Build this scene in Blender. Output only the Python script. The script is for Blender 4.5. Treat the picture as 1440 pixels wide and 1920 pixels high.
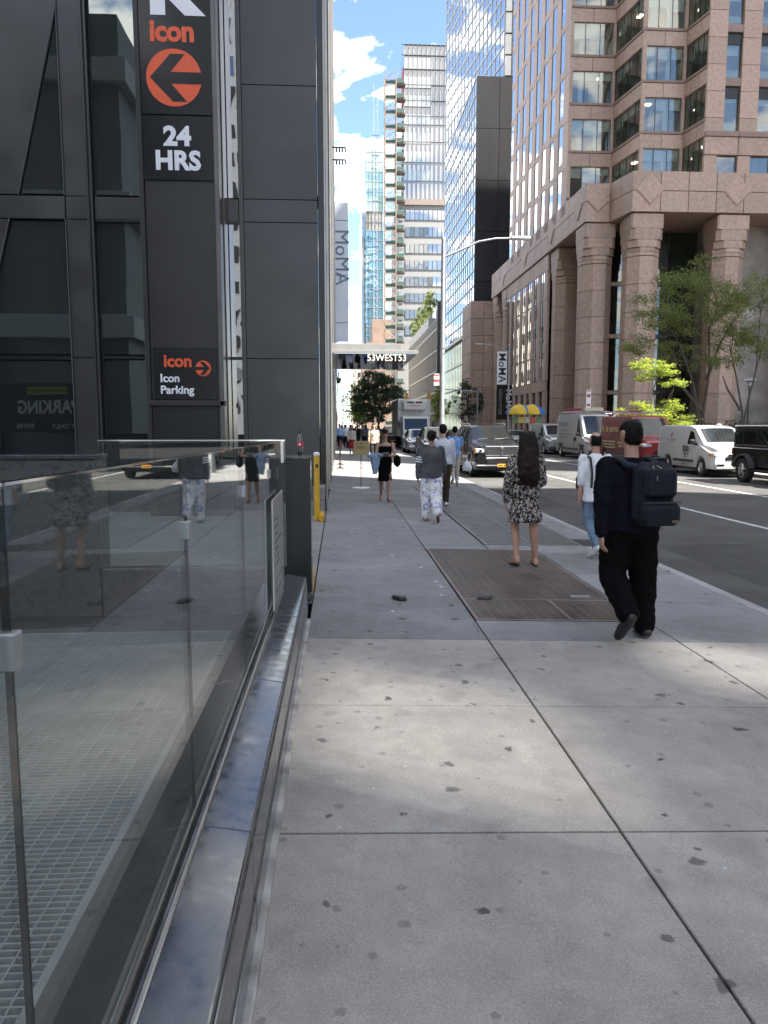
import bpy, bmesh, math, random
import numpy as np
from mathutils import Vector, Matrix, noise as mnoise
R = math.radians
S = bpy.context.scene
COL = S.collection
for o in list(bpy.data.objects): bpy.data.objects.remove(o)
random.seed(7)

# ---------------------------------------------------------------- camera
cam = bpy.data.cameras.new('camera'); cam_o = bpy.data.objects.new('camera', cam); COL.objects.link(cam_o)
cam.sensor_fit = 'VERTICAL'; cam.sensor_height = 36.0; cam.lens = 1400/1920*36.0
cam.clip_start = .05; cam.clip_end = 6000
cam_o.location = (0, 0, 1.65)
cam_o.rotation_euler = (R(90-6.641), 0, R(-3.393))
S.camera = cam_o

# ---------------------------------------------------------------- sky
SUN_AZ = Vector((.893, -.45, 0)).normalized(); SUN_EL = R(50)
w = bpy.data.worlds.new('World'); S.world = w; w.use_nodes = True
nt = w.node_tree; nt.nodes.clear()
def N(tree, typ, **k):
    n = tree.nodes.new(typ)
    for a, b in k.items(): setattr(n, a, b)
    return n
out = N(nt, 'ShaderNodeOutputWorld'); bg = N(nt, 'ShaderNodeBackground'); bg.inputs[1].default_value = .10
sky = N(nt, 'ShaderNodeTexSky', sky_type='NISHITA', sun_disc=False)
sky.sun_elevation = SUN_EL; sky.sun_rotation = math.atan2(SUN_AZ.x, SUN_AZ.y); sky.air_density = .8; sky.dust_density = .2; sky.ozone_density = 1.6
tc = N(nt, 'ShaderNodeTexCoord')
sep = N(nt, 'ShaderNodeSeparateXYZ'); nt.links.new(tc.outputs['Generated'], sep.inputs[0])
zz = N(nt, 'ShaderNodeMath', operation='ADD'); nt.links.new(sep.outputs[2], zz.inputs[0]); zz.inputs[1].default_value = .22
pl = N(nt, 'ShaderNodeVectorMath', operation='DIVIDE'); nt.links.new(tc.outputs['Generated'], pl.inputs[0])
cmb = N(nt, 'ShaderNodeCombineXYZ')
for i in range(3): nt.links.new(zz.outputs[0], cmb.inputs[i])
nt.links.new(cmb.outputs[0], pl.inputs[1])
n1 = N(nt, 'ShaderNodeTexNoise'); n1.inputs['Scale'].default_value = 4.6; n1.inputs['Detail'].default_value = 8; n1.inputs['Roughness'].default_value = .55; n1.inputs['Distortion'].default_value = .25
mp = N(nt, 'ShaderNodeMapping'); mp.inputs['Location'].default_value = (.35, .52, .1)
nt.links.new(pl.outputs[0], mp.inputs[0]); nt.links.new(mp.outputs[0], n1.inputs[0])
rmp = N(nt, 'ShaderNodeValToRGB'); nt.links.new(n1.outputs[0], rmp.inputs[0])
rmp.color_ramp.elements[0].position = .485; rmp.color_ramp.elements[0].color = (0, 0, 0, 1)
rmp.color_ramp.elements[1].position = .575; rmp.color_ramp.elements[1].color = (1, 1, 1, 1)
mx = N(nt, 'ShaderNodeMix', data_type='RGBA'); nt.links.new(rmp.outputs[0], mx.inputs[0]); nt.links.new(sky.outputs[0], mx.inputs[6])
mx.inputs[7].default_value = (8.4, 8.1, 7.7, 1)
nt.links.new(mx.outputs[2], bg.inputs[0]); nt.links.new(bg.outputs[0], out.inputs[0])

# ---------------------------------------------------------------- sun
sl = bpy.data.lights.new('sun', 'SUN'); sl.energy = 5.0; sl.angle = R(.53); sl.color = (1, .94, .84)
so = bpy.data.objects.new('sun', sl); COL.objects.link(so)
SUN = Vector((SUN_AZ.x*math.cos(SUN_EL), SUN_AZ.y*math.cos(SUN_EL), math.sin(SUN_EL)))
so.rotation_euler = (-SUN).to_track_quat('-Z', 'Y').to_euler(); so.location = (60, -40, 90)

# ---------------------------------------------------------------- exposure
S.view_settings.view_transform = 'Standard'; S.view_settings.look = 'None'; S.view_settings.gamma = 1
S.view_settings.exposure = 2.06
S.render.engine = 'CYCLES'
S.cycles.max_bounces = 10; S.cycles.transparent_max_bounces = 24; S.cycles.diffuse_bounces = 5; S.cycles.glossy_bounces = 5
S.cycles.caustics_reflective = False; S.cycles.caustics_refractive = False
# ================================================================ helpers
def tag(o, label=None, cat=None, group=None, kind=None):
    if label: o['label'] = label
    if cat: o['category'] = cat
    if group: o['group'] = group
    if kind: o['kind'] = kind
    return o
def empty(name, loc=(0, 0, 0), rz=0, label=None, cat=None, group=None, parent=None):
    o = bpy.data.objects.new(name, None); COL.objects.link(o); o.empty_display_size = .2
    o.location = loc; o.rotation_euler = (0, 0, rz)
    if parent: o.parent = parent
    return tag(o, label, cat, group)
def link(name, me, parent=None, loc=(0, 0, 0), rz=0, scale=None):
    o = bpy.data.objects.new(name, me); COL.objects.link(o); o.location = loc
    if rz: o.rotation_euler = (0, 0, rz)
    if scale: o.scale = scale
    if parent: o.parent = parent
    return o
class MB:
    def __init__(s): s.v = []; s.f = []; s.m = []
    def add(s, vs, fs, m=0):
        n = len(s.v); s.v += [tuple(p) for p in vs]; s.f += [tuple(i+n for i in f) for f in fs]; s.m += [m]*len(fs)
    def box(s, x0, x1, y0, y1, z0, z1, m=0, rz=0, c=None, mat=None):
        vs = [(x, y, z) for z in (z0, z1) for y in (y0, y1) for x in (x0, x1)]
        if rz:
            if c is None: c = ((x0+x1)/2, (y0+y1)/2)
            ca, sa = math.cos(rz), math.sin(rz)
            vs = [(c[0]+(x-c[0])*ca-(y-c[1])*sa, c[1]+(x-c[0])*sa+(y-c[1])*ca, z) for x, y, z in vs]
        if mat: vs = [mat @ Vector(p) for p in vs]
        s.add(vs, [(0, 2, 3, 1), (4, 5, 7, 6), (0, 1, 5, 4), (2, 6, 7, 3), (0, 4, 6, 2), (1, 3, 7, 5)], m); return s
    def cbox(s, x0, x1, y0, y1, z0, z1, b=.01, m=0, mat=None):      # chamfered box
        c = ((x0+x1)/2, (y0+y1)/2, (z0+z1)/2); h = ((x1-x0)/2, (y1-y0)/2, (z1-z0)/2)
        b = min(b, *(q*.95 for q in h)); idx = {}; vs = []
        for sx in (-1, 1):
            for sy in (-1, 1):
                for sz in (-1, 1):
                    sg = (sx, sy, sz)
                    for a in range(3):
                        p = [c[i]+sg[i]*(h[i]-(0 if i == a else b)) for i in range(3)]
                        idx[(sg, a)] = len(vs); vs.append(p)
        fs = []
        for a in range(3):
            i, j = [k for k in range(3) if k != a]
            for sa in (-1, 1):
                q = []
                for si, sj in ((-1, -1), (1, -1), (1, 1), (-1, 1)):
                    g = [0]*3; g[a] = sa; g[i] = si; g[j] = sj; q.append(idx[(tuple(g), a)])
                fs.append(q)
        for a in range(3):                                      # edges parallel to axis a
            i, j = [k for k in range(3) if k != a]
            for si in (-1, 1):
                for sj in (-1, 1):
                    g0 = [0]*3; g0[i] = si; g0[j] = sj; g1 = list(g0); g0[a] = -1; g1[a] = 1
                    fs.append([idx[(tuple(g0), i)], idx[(tuple(g1), i)], idx[(tuple(g1), j)], idx[(tuple(g0), j)]])
        for sx in (-1, 1):
            for sy in (-1, 1):
                for sz in (-1, 1): fs.append([idx[((sx, sy, sz), a)] for a in range(3)])
        cc = Vector(c); ff = []
        for f in fs:
            p = [Vector(vs[k]) for k in f]; nrm = (p[1]-p[0]).cross(p[2]-p[1]); mid = sum(p, Vector())/len(p)
            ff.append(f if nrm.dot(mid-cc) > 0 else f[::-1])
        if mat: vs = [mat @ Vector(p) for p in vs]
        s.add(vs, ff, m); return s
    def tube(s, pts, rad, n=10, m=0, cap=True, sq=1.0):
        pts = [Vector(p) for p in pts]; k = len(pts)
        rad = rad if isinstance(rad, (list, tuple)) else [rad]*k
        a = None; rings = []
        for i in range(k):
            t = (pts[min(i+1, k-1)]-pts[max(i-1, 0)]).normalized()
            if a is None: a = t.cross(Vector((0, 0, 1)) if abs(t.z) < .9 else Vector((1, 0, 0)))
            a = (a-t*a.dot(t)).normalized(); b = t.cross(a)
            rings.append([pts[i]+rad[i]*(math.cos(q)*a+math.sin(q)*b*sq) for q in (2*math.pi*j/n for j in range(n))])
        vs = [p for r in rings for p in r]; fs = []
        for i in range(k-1):
            for j in range(n): fs.append((i*n+j, i*n+(j+1) % n, (i+1)*n+(j+1) % n, (i+1)*n+j))
        if cap: fs += [tuple(range(n))[::-1], tuple((k-1)*n+j for j in range(n))]
        s.add(vs, fs, m); return s
    def lathe(s, prof, n=24, c=(0, 0, 0), m=0, mat=None, cap=True):        # prof: (r, z) from bottom to top
        vs = []; fs = []
        for r, z in prof:
            for j in range(n):
                q = 2*math.pi*j/n; vs.append(Vector((c[0]+r*math.cos(q), c[1]+r*math.sin(q), c[2]+z)))
        k = len(prof)
        for i in range(k-1):
            for j in range(n): fs.append((i*n+j, i*n+(j+1) % n, (i+1)*n+(j+1) % n, (i+1)*n+j))
        if cap: fs += [tuple(range(n))[::-1], tuple((k-1)*n+j for j in range(n))]
        if mat: vs = [mat @ p for p in vs]
        s.add(vs, fs, m); return s
    def prism(s, poly, z0, z1, m=0, mat=None):                   # poly xy ccw
        n = len(poly); vs = [Vector((x, y, z0)) for x, y in poly]+[Vector((x, y, z1)) for x, y in poly]
        if mat: vs = [mat @ p for p in vs]
        s.add(vs, [tuple(range(n))[::-1], tuple(range(n, 2*n))]+[(i, (i+1) % n, n+(i+1) % n, n+i) for i in range(n)], m); return s
    def sheet(s, rows, m=0):                                     # grid of points
        k, n = len(rows), len(rows[0]); vs = [p for r in rows for p in r]
        s.add(vs, [(i*n+j, i*n+j+1, (i+1)*n+j+1, (i+1)*n+j) for i in range(k-1) for j in range(n-1)], m); return s
    def mesh(s, mats, smooth=None):
        me = bpy.data.meshes.new('m'); me.from_pydata(s.v, [], s.f)
        for m in (mats if isinstance(mats, (list, tuple)) else [mats]): me.materials.append(m)
        if any(s.m): me.polygons.foreach_set('material_index', s.m)
        if smooth: me.shade_smooth(); me.set_sharp_from_angle(angle=R(smooth))
        me.update(); return me
    def build(s, name, mats, parent=None, smooth=None, loc=(0, 0, 0), rz=0):
        return link(name, s.mesh(mats, smooth), parent, loc, rz)
YZ = Matrix(((0, 0, 1, 0), (1, 0, 0, 0), (0, 1, 0, 0), (0, 0, 0, 1)))   # prism poly (y, z) extruded along x
XZ = Matrix(((1, 0, 0, 0), (0, 0, 1, 0), (0, 1, 0, 0), (0, 0, 0, 1)))   # prism poly (x, z) extruded along y
def tree_copy(o, parent=None):
    c = o.copy(); COL.objects.link(c)
    if parent is not None: c.parent = parent
    for ch in list(o.children): tree_copy(ch, c)
    return c
def text(name, s, size, loc, mat, parent=None, off=0.0, ext=.004, rz=0, ax='CENTER', sx=1, space=1.0, vert=False):
    cu = bpy.data.curves.new('t', 'FONT'); cu.body = s; cu.size = size; cu.offset = off*size; cu.extrude = ext; cu.align_x = ax; cu.align_y = 'CENTER'; cu.space_character = space; cu.resolution_u = 3
    t = bpy.data.objects.new('t', cu); COL.objects.link(t); bpy.context.view_layer.update()
    me = bpy.data.meshes.new_from_object(t.evaluated_get(bpy.context.evaluated_depsgraph_get())); bpy.data.objects.remove(t)
    me.materials.clear(); me.materials.append(mat)
    o = link(name, me, parent, loc); o.rotation_euler = (R(90), R(90) if vert else 0, rz) if not vert else (R(90), R(90), rz); o.scale = (sx, 1, 1)
    return o

# ================================================================ materials
MATS = {}
def mat_new(name):
    m = bpy.data.materials.new(name); m.use_nodes = True; t = m.node_tree; t.nodes.clear()
    o = N(t, 'ShaderNodeOutputMaterial'); return m, t, o
def col4(c): return (c[0], c[1], c[2], 1)
def pm(name, col, rough=.5, metal=0, var=.08, vs=3., bump=0., bs=60., rnd=0., spec=.5, coat=0., trans=0., stretch=None, detail=6, rvar=0.):
    if name in MATS: return MATS[name]
    m, t, o = mat_new(name); L = t.links.new
    p = N(t, 'ShaderNodeBsdfPrincipled'); L(p.outputs[0], o.inputs[0])
    p.inputs['Roughness'].default_value = rough; p.inputs['Metallic'].default_value = metal
    p.inputs['Specular IOR Level'].default_value = spec; p.inputs['Coat Weight'].default_value = coat; p.inputs['Coat Roughness'].default_value = .04
    geo = N(t, 'ShaderNodeNewGeometry'); src = geo.outputs['Position']
    if stretch:
        mp = N(t, 'ShaderNodeMapping'); mp.inputs['Scale'].default_value = stretch; L(src, mp.inputs[0]); src = mp.outputs[0]
    nz = N(t, 'ShaderNodeTexNoise'); nz.inputs['Scale'].default_value = vs; nz.inputs['Detail'].default_value = detail; L(src, nz.inputs[0])
    mr = N(t, 'ShaderNodeMapRange'); mr.inputs['From Min'].default_value = .3; mr.inputs['From Max'].default_value = .7
    mr.inputs['To Min'].default_value = 1-var; mr.inputs['To Max'].default_value = 1+var; L(nz.outputs[0], mr.inputs[0])
    fac = mr.outputs[0]
    if rnd:
        oi = N(t, 'ShaderNodeObjectInfo'); m2 = N(t, 'ShaderNodeMapRange'); m2.inputs['To Min'].default_value = 1-rnd; m2.inputs['To Max'].default_value = 1+rnd
        L(oi.outputs['Random'], m2.inputs[0]); mm = N(t, 'ShaderNodeMath', operation='MULTIPLY'); L(fac, mm.inputs[0]); L(m2.outputs[0], mm.inputs[1]); fac = mm.outputs[0]
    vm = N(t, 'ShaderNodeVectorMath', operation='SCALE'); vm.inputs[0].default_value = col[:3]; L(fac, vm.inputs['Scale']); L(vm.outputs[0], p.inputs['Base Color'])
    if rvar:
        m3 = N(t, 'ShaderNodeMapRange'); m3.inputs['From Min'].default_value = .35; m3.inputs['From Max'].default_value = .65; m3.inputs['To Min'].default_value = max(0, rough-rvar); m3.inputs['To Max'].default_value = rough+rvar
        L(nz.outputs[0], m3.inputs[0]); L(m3.outputs[0], p.inputs['Roughness'])
    if bump:
        bn = N(t, 'ShaderNodeTexNoise'); bn.inputs['Scale'].default_value = bs; bn.inputs['Detail'].default_value = 4; L(src, bn.inputs[0])
        b = N(t, 'ShaderNodeBump'); b.inputs['Strength'].default_value = min(1, bump); b.inputs['Distance'].default_value = .01; L(bn.outputs[0], b.inputs['Height']); L(b.outputs[0], p.inputs['Normal'])
    MATS[name] = m; return m
def glassy(name, tint=(.8, .86, .85), ior=1.5, extra=0., rough=0., dirt=0.):      # see-through pane
    if name in MATS: return MATS[name]
    m, t, o = mat_new(name); L = t.links.new
    tr = N(t, 'ShaderNodeBsdfTransparent'); tr.inputs[0].default_value = col4(tint)
    g = N(t, 'ShaderNodeBsdfGlossy'); g.inputs['Roughness'].default_value = rough
    fr = N(t, 'ShaderNodeLayerWeight'); fr.inputs[0].default_value = .5
    pw = N(t, 'ShaderNodeMath', operation='POWER'); pw.inputs[1].default_value = 5; L(fr.outputs['Facing'], pw.inputs[0]); f0 = ((ior-1)/(ior+1))**2+extra
    ad = N(t, 'ShaderNodeMath', operation='MULTIPLY_ADD', use_clamp=True); ad.inputs[1].default_value = 1-f0; ad.inputs[2].default_value = f0; L(pw.outputs[0], ad.inputs[0])
    mx = N(t, 'ShaderNodeMixShader'); L(ad.outputs[0], mx.inputs[0]); L(tr.outputs[0], mx.inputs[1]); L(g.outputs[0], mx.inputs[2])
    L(mx.outputs[0], o.inputs[0]); MATS[name] = m; return m
def mirror(name, col=(.02, .025, .025), refl=.12, tint=(1, 1, 1), rough=.01, wob=0., ws=.6, rnd=0.):  # opaque reflecting pane
    if name in MATS: return MATS[name]
    m, t, o = mat_new(name); L = t.links.new
    d = N(t, 'ShaderNodeBsdfDiffuse'); d.inputs[0].default_value = col4(col)
    g = N(t, 'ShaderNodeBsdfGlossy'); g.inputs['Roughness'].default_value = rough; g.inputs[0].default_value = col4(tint)
    fr = N(t, 'ShaderNodeFresnel'); fr.inputs[0].default_value = 1.45
    ad = N(t, 'ShaderNodeMath', operation='ADD', use_clamp=True); ad.inputs[1].default_value = refl; L(fr.outputs[0], ad.inputs[0])
    mx = N(t, 'ShaderNodeMixShader'); L(ad.outputs[0], mx.inputs[0]); L(d.outputs[0], mx.inputs[1]); L(g.outputs[0], mx.inputs[2]); L(mx.outputs[0], o.inputs[0])
    if wob:
        geo = N(t, 'ShaderNodeNewGeometry'); nz = N(t, 'ShaderNodeTexNoise'); nz.inputs['Scale'].default_value = ws; nz.inputs['Detail'].default_value = 1; L(geo.outputs['Position'], nz.inputs[0])
        b = N(t, 'ShaderNodeBump'); b.inputs['Strength'].default_value = 1; b.inputs['Distance'].default_value = wob; L(nz.outputs[0], b.inputs['Height']); L(b.outputs[0], g.inputs['Normal'])
    if rnd:
        oi = N(t, 'ShaderNodeObjectInfo'); m2 = N(t, 'ShaderNodeMapRange'); m2.inputs['To Min'].default_value = 1-rnd; m2.inputs['To Max'].default_value = 1+rnd; L(oi.outputs['Random'], m2.inputs[0])
        vm = N(t, 'ShaderNodeVectorMath', operation='SCALE'); vm.inputs[0].default_value = col; L(m2.outputs[0], vm.inputs['Scale']); L(vm.outputs[0], d.inputs[0])
    MATS[name] = m; return m
def emit(name, col, st):
    if name in MATS: return MATS[name]
    m, t, o = mat_new(name); e = N(t, 'ShaderNodeEmission'); e.inputs[0].default_value = col4(col); e.inputs[1].default_value = st
    t.links.new(e.outputs[0], o.inputs[0]); MATS[name] = m; return m
def leafmat(name, col, col2, tl=.35):
    if name in MATS: return MATS[name]
    m, t, o = mat_new(name); L = t.links.new
    geo = N(t, 'ShaderNodeNewGeometry'); nz = N(t, 'ShaderNodeTexNoise'); nz.inputs['Scale'].default_value = 1.6; nz.inputs['Detail'].default_value = 8; L(geo.outputs['Position'], nz.inputs[0])
    rp = N(t, 'ShaderNodeValToRGB'); rp.color_ramp.elements[0].position = .35; rp.color_ramp.elements[1].position = .65
    rp.color_ramp.elements[0].color = col4(col); rp.color_ramp.elements[1].color = col4(col2); L(nz.outputs[0], rp.inputs[0])
    p = N(t, 'ShaderNodeBsdfPrincipled'); p.inputs['Roughness'].default_value = .45; L(rp.outputs[0], p.inputs['Base Color'])
    tr = N(t, 'ShaderNodeBsdfTranslucent'); hs = N(t, 'ShaderNodeHueSaturation'); hs.inputs['Value'].default_value = 1.5; hs.inputs['Hue'].default_value = .485; L(rp.outputs[0], hs.inputs['Color']); L(hs.outputs[0], tr.inputs[0])
    mx = N(t, 'ShaderNodeMixShader'); mx.inputs[0].default_value = tl; L(p.outputs[0], mx.inputs[1]); L(tr.outputs[0], mx.inputs[2]); L(mx.outputs[0], o.inputs[0])
    MATS[name] = m; return m
def concrete(name, base, gum=1., speck=.5, rnd=.05, warm=.0):
    if name in MATS: return MATS[name]
    m, t, o = mat_new(name); L = t.links.new
    p = N(t, 'ShaderNodeBsdfPrincipled'); L(p.outputs[0], o.inputs[0]); p.inputs['Roughness'].default_value = .78; p.inputs['Specular IOR Level'].default_value = .35
    geo = N(t, 'ShaderNodeNewGeometry'); P = geo.outputs['Position']
    def nz(s, d=4, w=None):
        n = N(t, 'ShaderNodeTexNoise'); n.inputs['Scale'].default_value = s; n.inputs['Detail'].default_value = d; L(P, n.inputs[0]); return n.outputs[0]
    def rng(a, f0, f1, t0, t1):
        r = N(t, 'ShaderNodeMapRange'); r.inputs[1].default_value = f0; r.inputs[2].default_value = f1; r.inputs[3].default_value = t0; r.inputs[4].default_value = t1; L(a, r.inputs[0]); return r.outputs[0]
    def mul(a, b):
        q = N(t, 'ShaderNodeMath', operation='MULTIPLY'); L(a, q.inputs[0]); L(b, q.inputs[1]); return q.outputs[0]
    f = mul(mul(rng(nz(.9, 5), .3, .7, .82, 1.14), rng(nz(9, 5), .3, .7, .92, 1.08)), rng(nz(2.6, 9), .32, .5, .88, 1.02))
    f = mul(f, rng(nz(160, 2), .3, .7, .82, 1.18))
    oi = N(t, 'ShaderNodeObjectInfo'); f = mul(f, rng(oi.outputs['Random'], 0, 1, 1-rnd, 1+rnd))
    sc = N(t, 'ShaderNodeVectorMath', operation='SCALE'); sc.inputs[0].default_value = base; L(f, sc.inputs['Scale']); c = sc.outputs[0]
    def spots(scale, thr, soft, keep, col, amt, dist=.35):
        nonlocal c
        wp = N(t, 'ShaderNodeTexNoise'); wp.inputs['Scale'].default_value = scale*6; wp.inputs['Detail'].default_value = 4; L(P, wp.inputs[0])
        ad = N(t, 'ShaderNodeVectorMath', operation='MULTIPLY_ADD'); L(wp.outputs[1], ad.inputs[0]); ad.inputs[1].default_value = (dist/scale*.25,)*3; L(P, ad.inputs[2])
        v = N(t, 'ShaderNodeTexVoronoi', voronoi_dimensions='2D'); v.inputs['Scale'].default_value = scale; L(ad.outputs[0], v.inputs[0])
        sp = N(t, 'ShaderNodeSeparateColor'); L(v.outputs['Color'], sp.inputs[0])
        k = rng(sp.outputs[0], keep, keep+.001, 0, 1); sz = rng(sp.outputs[1], 0, 1, .35, 1.)
        dv = N(t, 'ShaderNodeMath', operation='DIVIDE'); L(v.outputs['Distance'], dv.inputs[0]); L(sz, dv.inputs[1])
        msk = mul(rng(dv.outputs[0], thr, thr+soft, amt, 0), k)
        mm = N(t, 'ShaderNodeMix', data_type='RGBA'); L(msk, mm.inputs[0]); L(c, mm.inputs[6]); mm.inputs[7].default_value = col4(col); c = mm.outputs[2]
    if gum:
        spots(3.3, .085, .05, 1-.30*gum, (.075, .075, .078), .75, 1.1)
        spots(1.7, .050, .03, 1-.50*gum, (.045, .045, .048), .85, .9)
        spots(9., .14, .12, 1-.12*gum, (.13, .13, .13), .5, .5)
        spots(2.4, .16, .2, 1-.25*gum, (.20, .195, .19), .35, .9)
        spots(6., .045, .02, .9, (.58, .58, .56), .7)
    if speck:
        spots(95, .16, .1, 1-.25*speck, (.6, .58, .55), .75, .1)
        spots(120, .16, .1, 1-.3*speck, (.10, .095, .09), .7, .1)
    L(c, p.inputs['Base Color'])
    b = N(t, 'ShaderNodeBump'); b.inputs['Strength'].default_value = .35; b.inputs['Distance'].default_value = .004; L(nz(210, 3), b.inputs['Height']); L(b.outputs[0], p.inputs['Normal'])
    MATS[name] = m; return m
def marble(name, col, vein, rough=.12, veins=.25, sc=2.2, spec=.6):
    if name in MATS: return MATS[name]
    m, t, o = mat_new(name); L = t.links.new
    p = N(t, 'ShaderNodeBsdfPrincipled'); L(p.outputs[0], o.inputs[0]); p.inputs['Specular IOR Level'].default_value = spec
    geo = N(t, 'ShaderNodeNewGeometry'); P = geo.outputs['Position']
    n = N(t, 'ShaderNodeTexNoise'); n.inputs['Scale'].default_value = sc; n.inputs['Detail'].default_value = 9; n.inputs['Distortion'].default_value = 1.3; L(P, n.inputs[0])
    a = N(t, 'ShaderNodeMath', operation='SUBTRACT'); a.inputs[1].default_value = .5; L(n.outputs[0], a.inputs[0])
    ab = N(t, 'ShaderNodeMath', operation='ABSOLUTE'); L(a.outputs[0], ab.inputs[0])
    r = N(t, 'ShaderNodeMapRange'); r.inputs[1].default_value = 0; r.inputs[2].default_value = .022; r.inputs[3].default_value = veins; r.inputs[4].default_value = 0; L(ab.outputs[0], r.inputs[0])
    n2 = N(t, 'ShaderNodeTexNoise'); n2.inputs['Scale'].default_value = 16; n2.inputs['Detail'].default_value = 8; L(P, n2.inputs[0])
    r2 = N(t, 'ShaderNodeMapRange'); r2.inputs[1].default_value = .35; r2.inputs[2].default_value = .7; r2.inputs[3].default_value = 0; r2.inputs[4].default_value = .10+veins*.35; L(n2.outputs[0], r2.inputs[0])
    ad = N(t, 'ShaderNodeMath', operation='ADD', use_clamp=True); L(r.outputs[0], ad.inputs[0]); L(r2.outputs[0], ad.inputs[1])
    mx = N(t, 'ShaderNodeMix', data_type='RGBA'); L(ad.outputs[0], mx.inputs[0]); mx.inputs[6].default_value = col4(col); mx.inputs[7].default_value = col4(vein); L(mx.outputs[2], p.inputs['Base Color'])
    rr = N(t, 'ShaderNodeMapRange'); rr.inputs[1].default_value = .3; rr.inputs[2].default_value = .7; rr.inputs[3].default_value = rough*.6; rr.inputs[4].default_value = rough*1.6; L(n2.outputs[0], rr.inputs[0]); L(rr.outputs[0], p.inputs['Roughness'])
    MATS[name] = m; return m

CONC = concrete('sidewalk concrete', (.365, .343, .316), rnd=.10); CONCD = concrete('dark sidewalk concrete', (.245, .246, .250), gum=.6, rnd=.10); CONC2 = concrete('far sidewalk concrete', (.36, .35, .335), gum=.5, speck=0)  # near slabs paler and warmer: slab tone plus reflected light put into colour
BED = pm('joint bed', (.045, .043, .04), .9)
ASPH = pm('asphalt', (.074, .073, .072), .82, var=.32, vs=.7, bump=.5, bs=140, detail=10)
PAINT = pm('road paint', (.56, .56, .54), .7, var=.35, vs=9, bump=.3, detail=10)
STEEL = pm('brushed steel', (.55, .54, .52), .28, 1, var=.08, vs=20, stretch=(1, 1, 12))
CHROME = pm('chrome', (.8, .8, .8), .08, 1, var=.02)
GALV = pm('galvanised pole', (.42, .43, .45), .45, .7, var=.12, vs=8)
DGREY = pm('dark metal panel', (.069, .067, .066), .38, .35, var=.14, vs=.9, rnd=.09, bump=.5, bs=1.1, rvar=.10)
DGREY2 = pm('pylon panel', (.042, .040, .039), .38, .4, var=.08, vs=1.2, rvar=.05)
BLACK = pm('black trim', (.012, .012, .013), .35, var=.1)
BLKGLOSS = pm('gloss black sign', (.010, .010, .011), .16, var=.1, spec=.6)
WHITE = pm('white sign', (.88, .88, .90), .4, var=.03)
ORANGE = pm('orange sign', (.86, .12, .035), .45, var=.03)
YELLOW = pm('yellow paint', (.62, .36, .025), .5, var=.14, vs=9, bump=.1)
MARB = marble('black marble', (.020, .023, .021), (.42, .44, .41), .2, .40, 2.6)
LEDGE = marble('polished granite', (.045, .047, .050), (.26, .27, .28), .13, .08, 5., 1.0)
RUBBER = pm('rubber', (.018, .018, .018), .75, var=.1)
GRAN = pm('brown granite', (.51, .368, .288), .62, var=.16, vs=4, rnd=.10, bump=.12, bs=40, detail=10)
GRAND = pm('brown granite sill', (.32, .225, .185), .6, var=.12, vs=5, rnd=.08)
DARKIN = pm('dark interior', (.035, .033, .032), .8)
# ================================================================ ground, road, pavements
CURB = 4.13
SLOPE = Matrix(((1, 0, 0, 0), (0, 1, 0, 0), (-.028, 0, 1, -.028*.27), (0, 0, 0, 1)))
def gz(x): return -.028*(x+.27) if x < CURB else (-.25 if x < 15.3 else -.12)
def struct(o): o['kind'] = 'structure'; return o
struct(MB().box(-3000, 3000, -3000, 3000, -.62, -.42).build('ground', pm('ground', (.10, .10, .10), .9)))
struct(MB().box(CURB-.02, 15.32, -80, 520, -.41, -.25).build('road', ASPH))
sw = struct(MB().box(-.27, CURB-.15, -14, 24.2, -.09, -.022, mat=SLOPE).build('sidewalk', BED))
rows = [2.89-1.405*k for k in range(12, 0, -1)]+[2.89+1.405*k for k in range(16)]
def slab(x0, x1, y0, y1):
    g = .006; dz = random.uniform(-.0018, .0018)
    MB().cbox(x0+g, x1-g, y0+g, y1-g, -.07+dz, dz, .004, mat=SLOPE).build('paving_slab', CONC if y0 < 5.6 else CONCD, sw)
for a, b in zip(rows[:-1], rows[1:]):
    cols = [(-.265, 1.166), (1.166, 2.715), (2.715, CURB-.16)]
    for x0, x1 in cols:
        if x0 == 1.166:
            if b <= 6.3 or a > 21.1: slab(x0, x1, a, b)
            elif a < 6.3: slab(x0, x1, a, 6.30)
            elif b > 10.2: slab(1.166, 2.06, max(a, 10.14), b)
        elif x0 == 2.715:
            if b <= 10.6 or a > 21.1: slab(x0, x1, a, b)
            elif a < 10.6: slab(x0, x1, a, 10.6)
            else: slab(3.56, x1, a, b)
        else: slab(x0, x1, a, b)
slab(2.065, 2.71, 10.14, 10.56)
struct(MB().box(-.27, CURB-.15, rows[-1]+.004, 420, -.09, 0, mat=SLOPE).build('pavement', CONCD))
kerb = struct(MB().cbox(CURB-.15, CURB, -14, 420, -.30, .004, .015, mat=SLOPE).build('kerb', concrete('kerb stone', (.33, .33, .33), gum=.3, speck=.3)))
struct(MB().box(15.3, 19.62, -60, 420, -.41, -.12).build('far_sidewalk', CONC2))
struct(MB().cbox(15.14, 15.3, -60, 420, -.41, -.116, .015).build('far_kerb', MATS['kerb stone']))
struct(MB().box(19.62, 80, -60, 66, -.41, -.11).build('plaza', pm('plaza paving', (.27, .235, .22), .7, var=.12, vs=2)))
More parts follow.
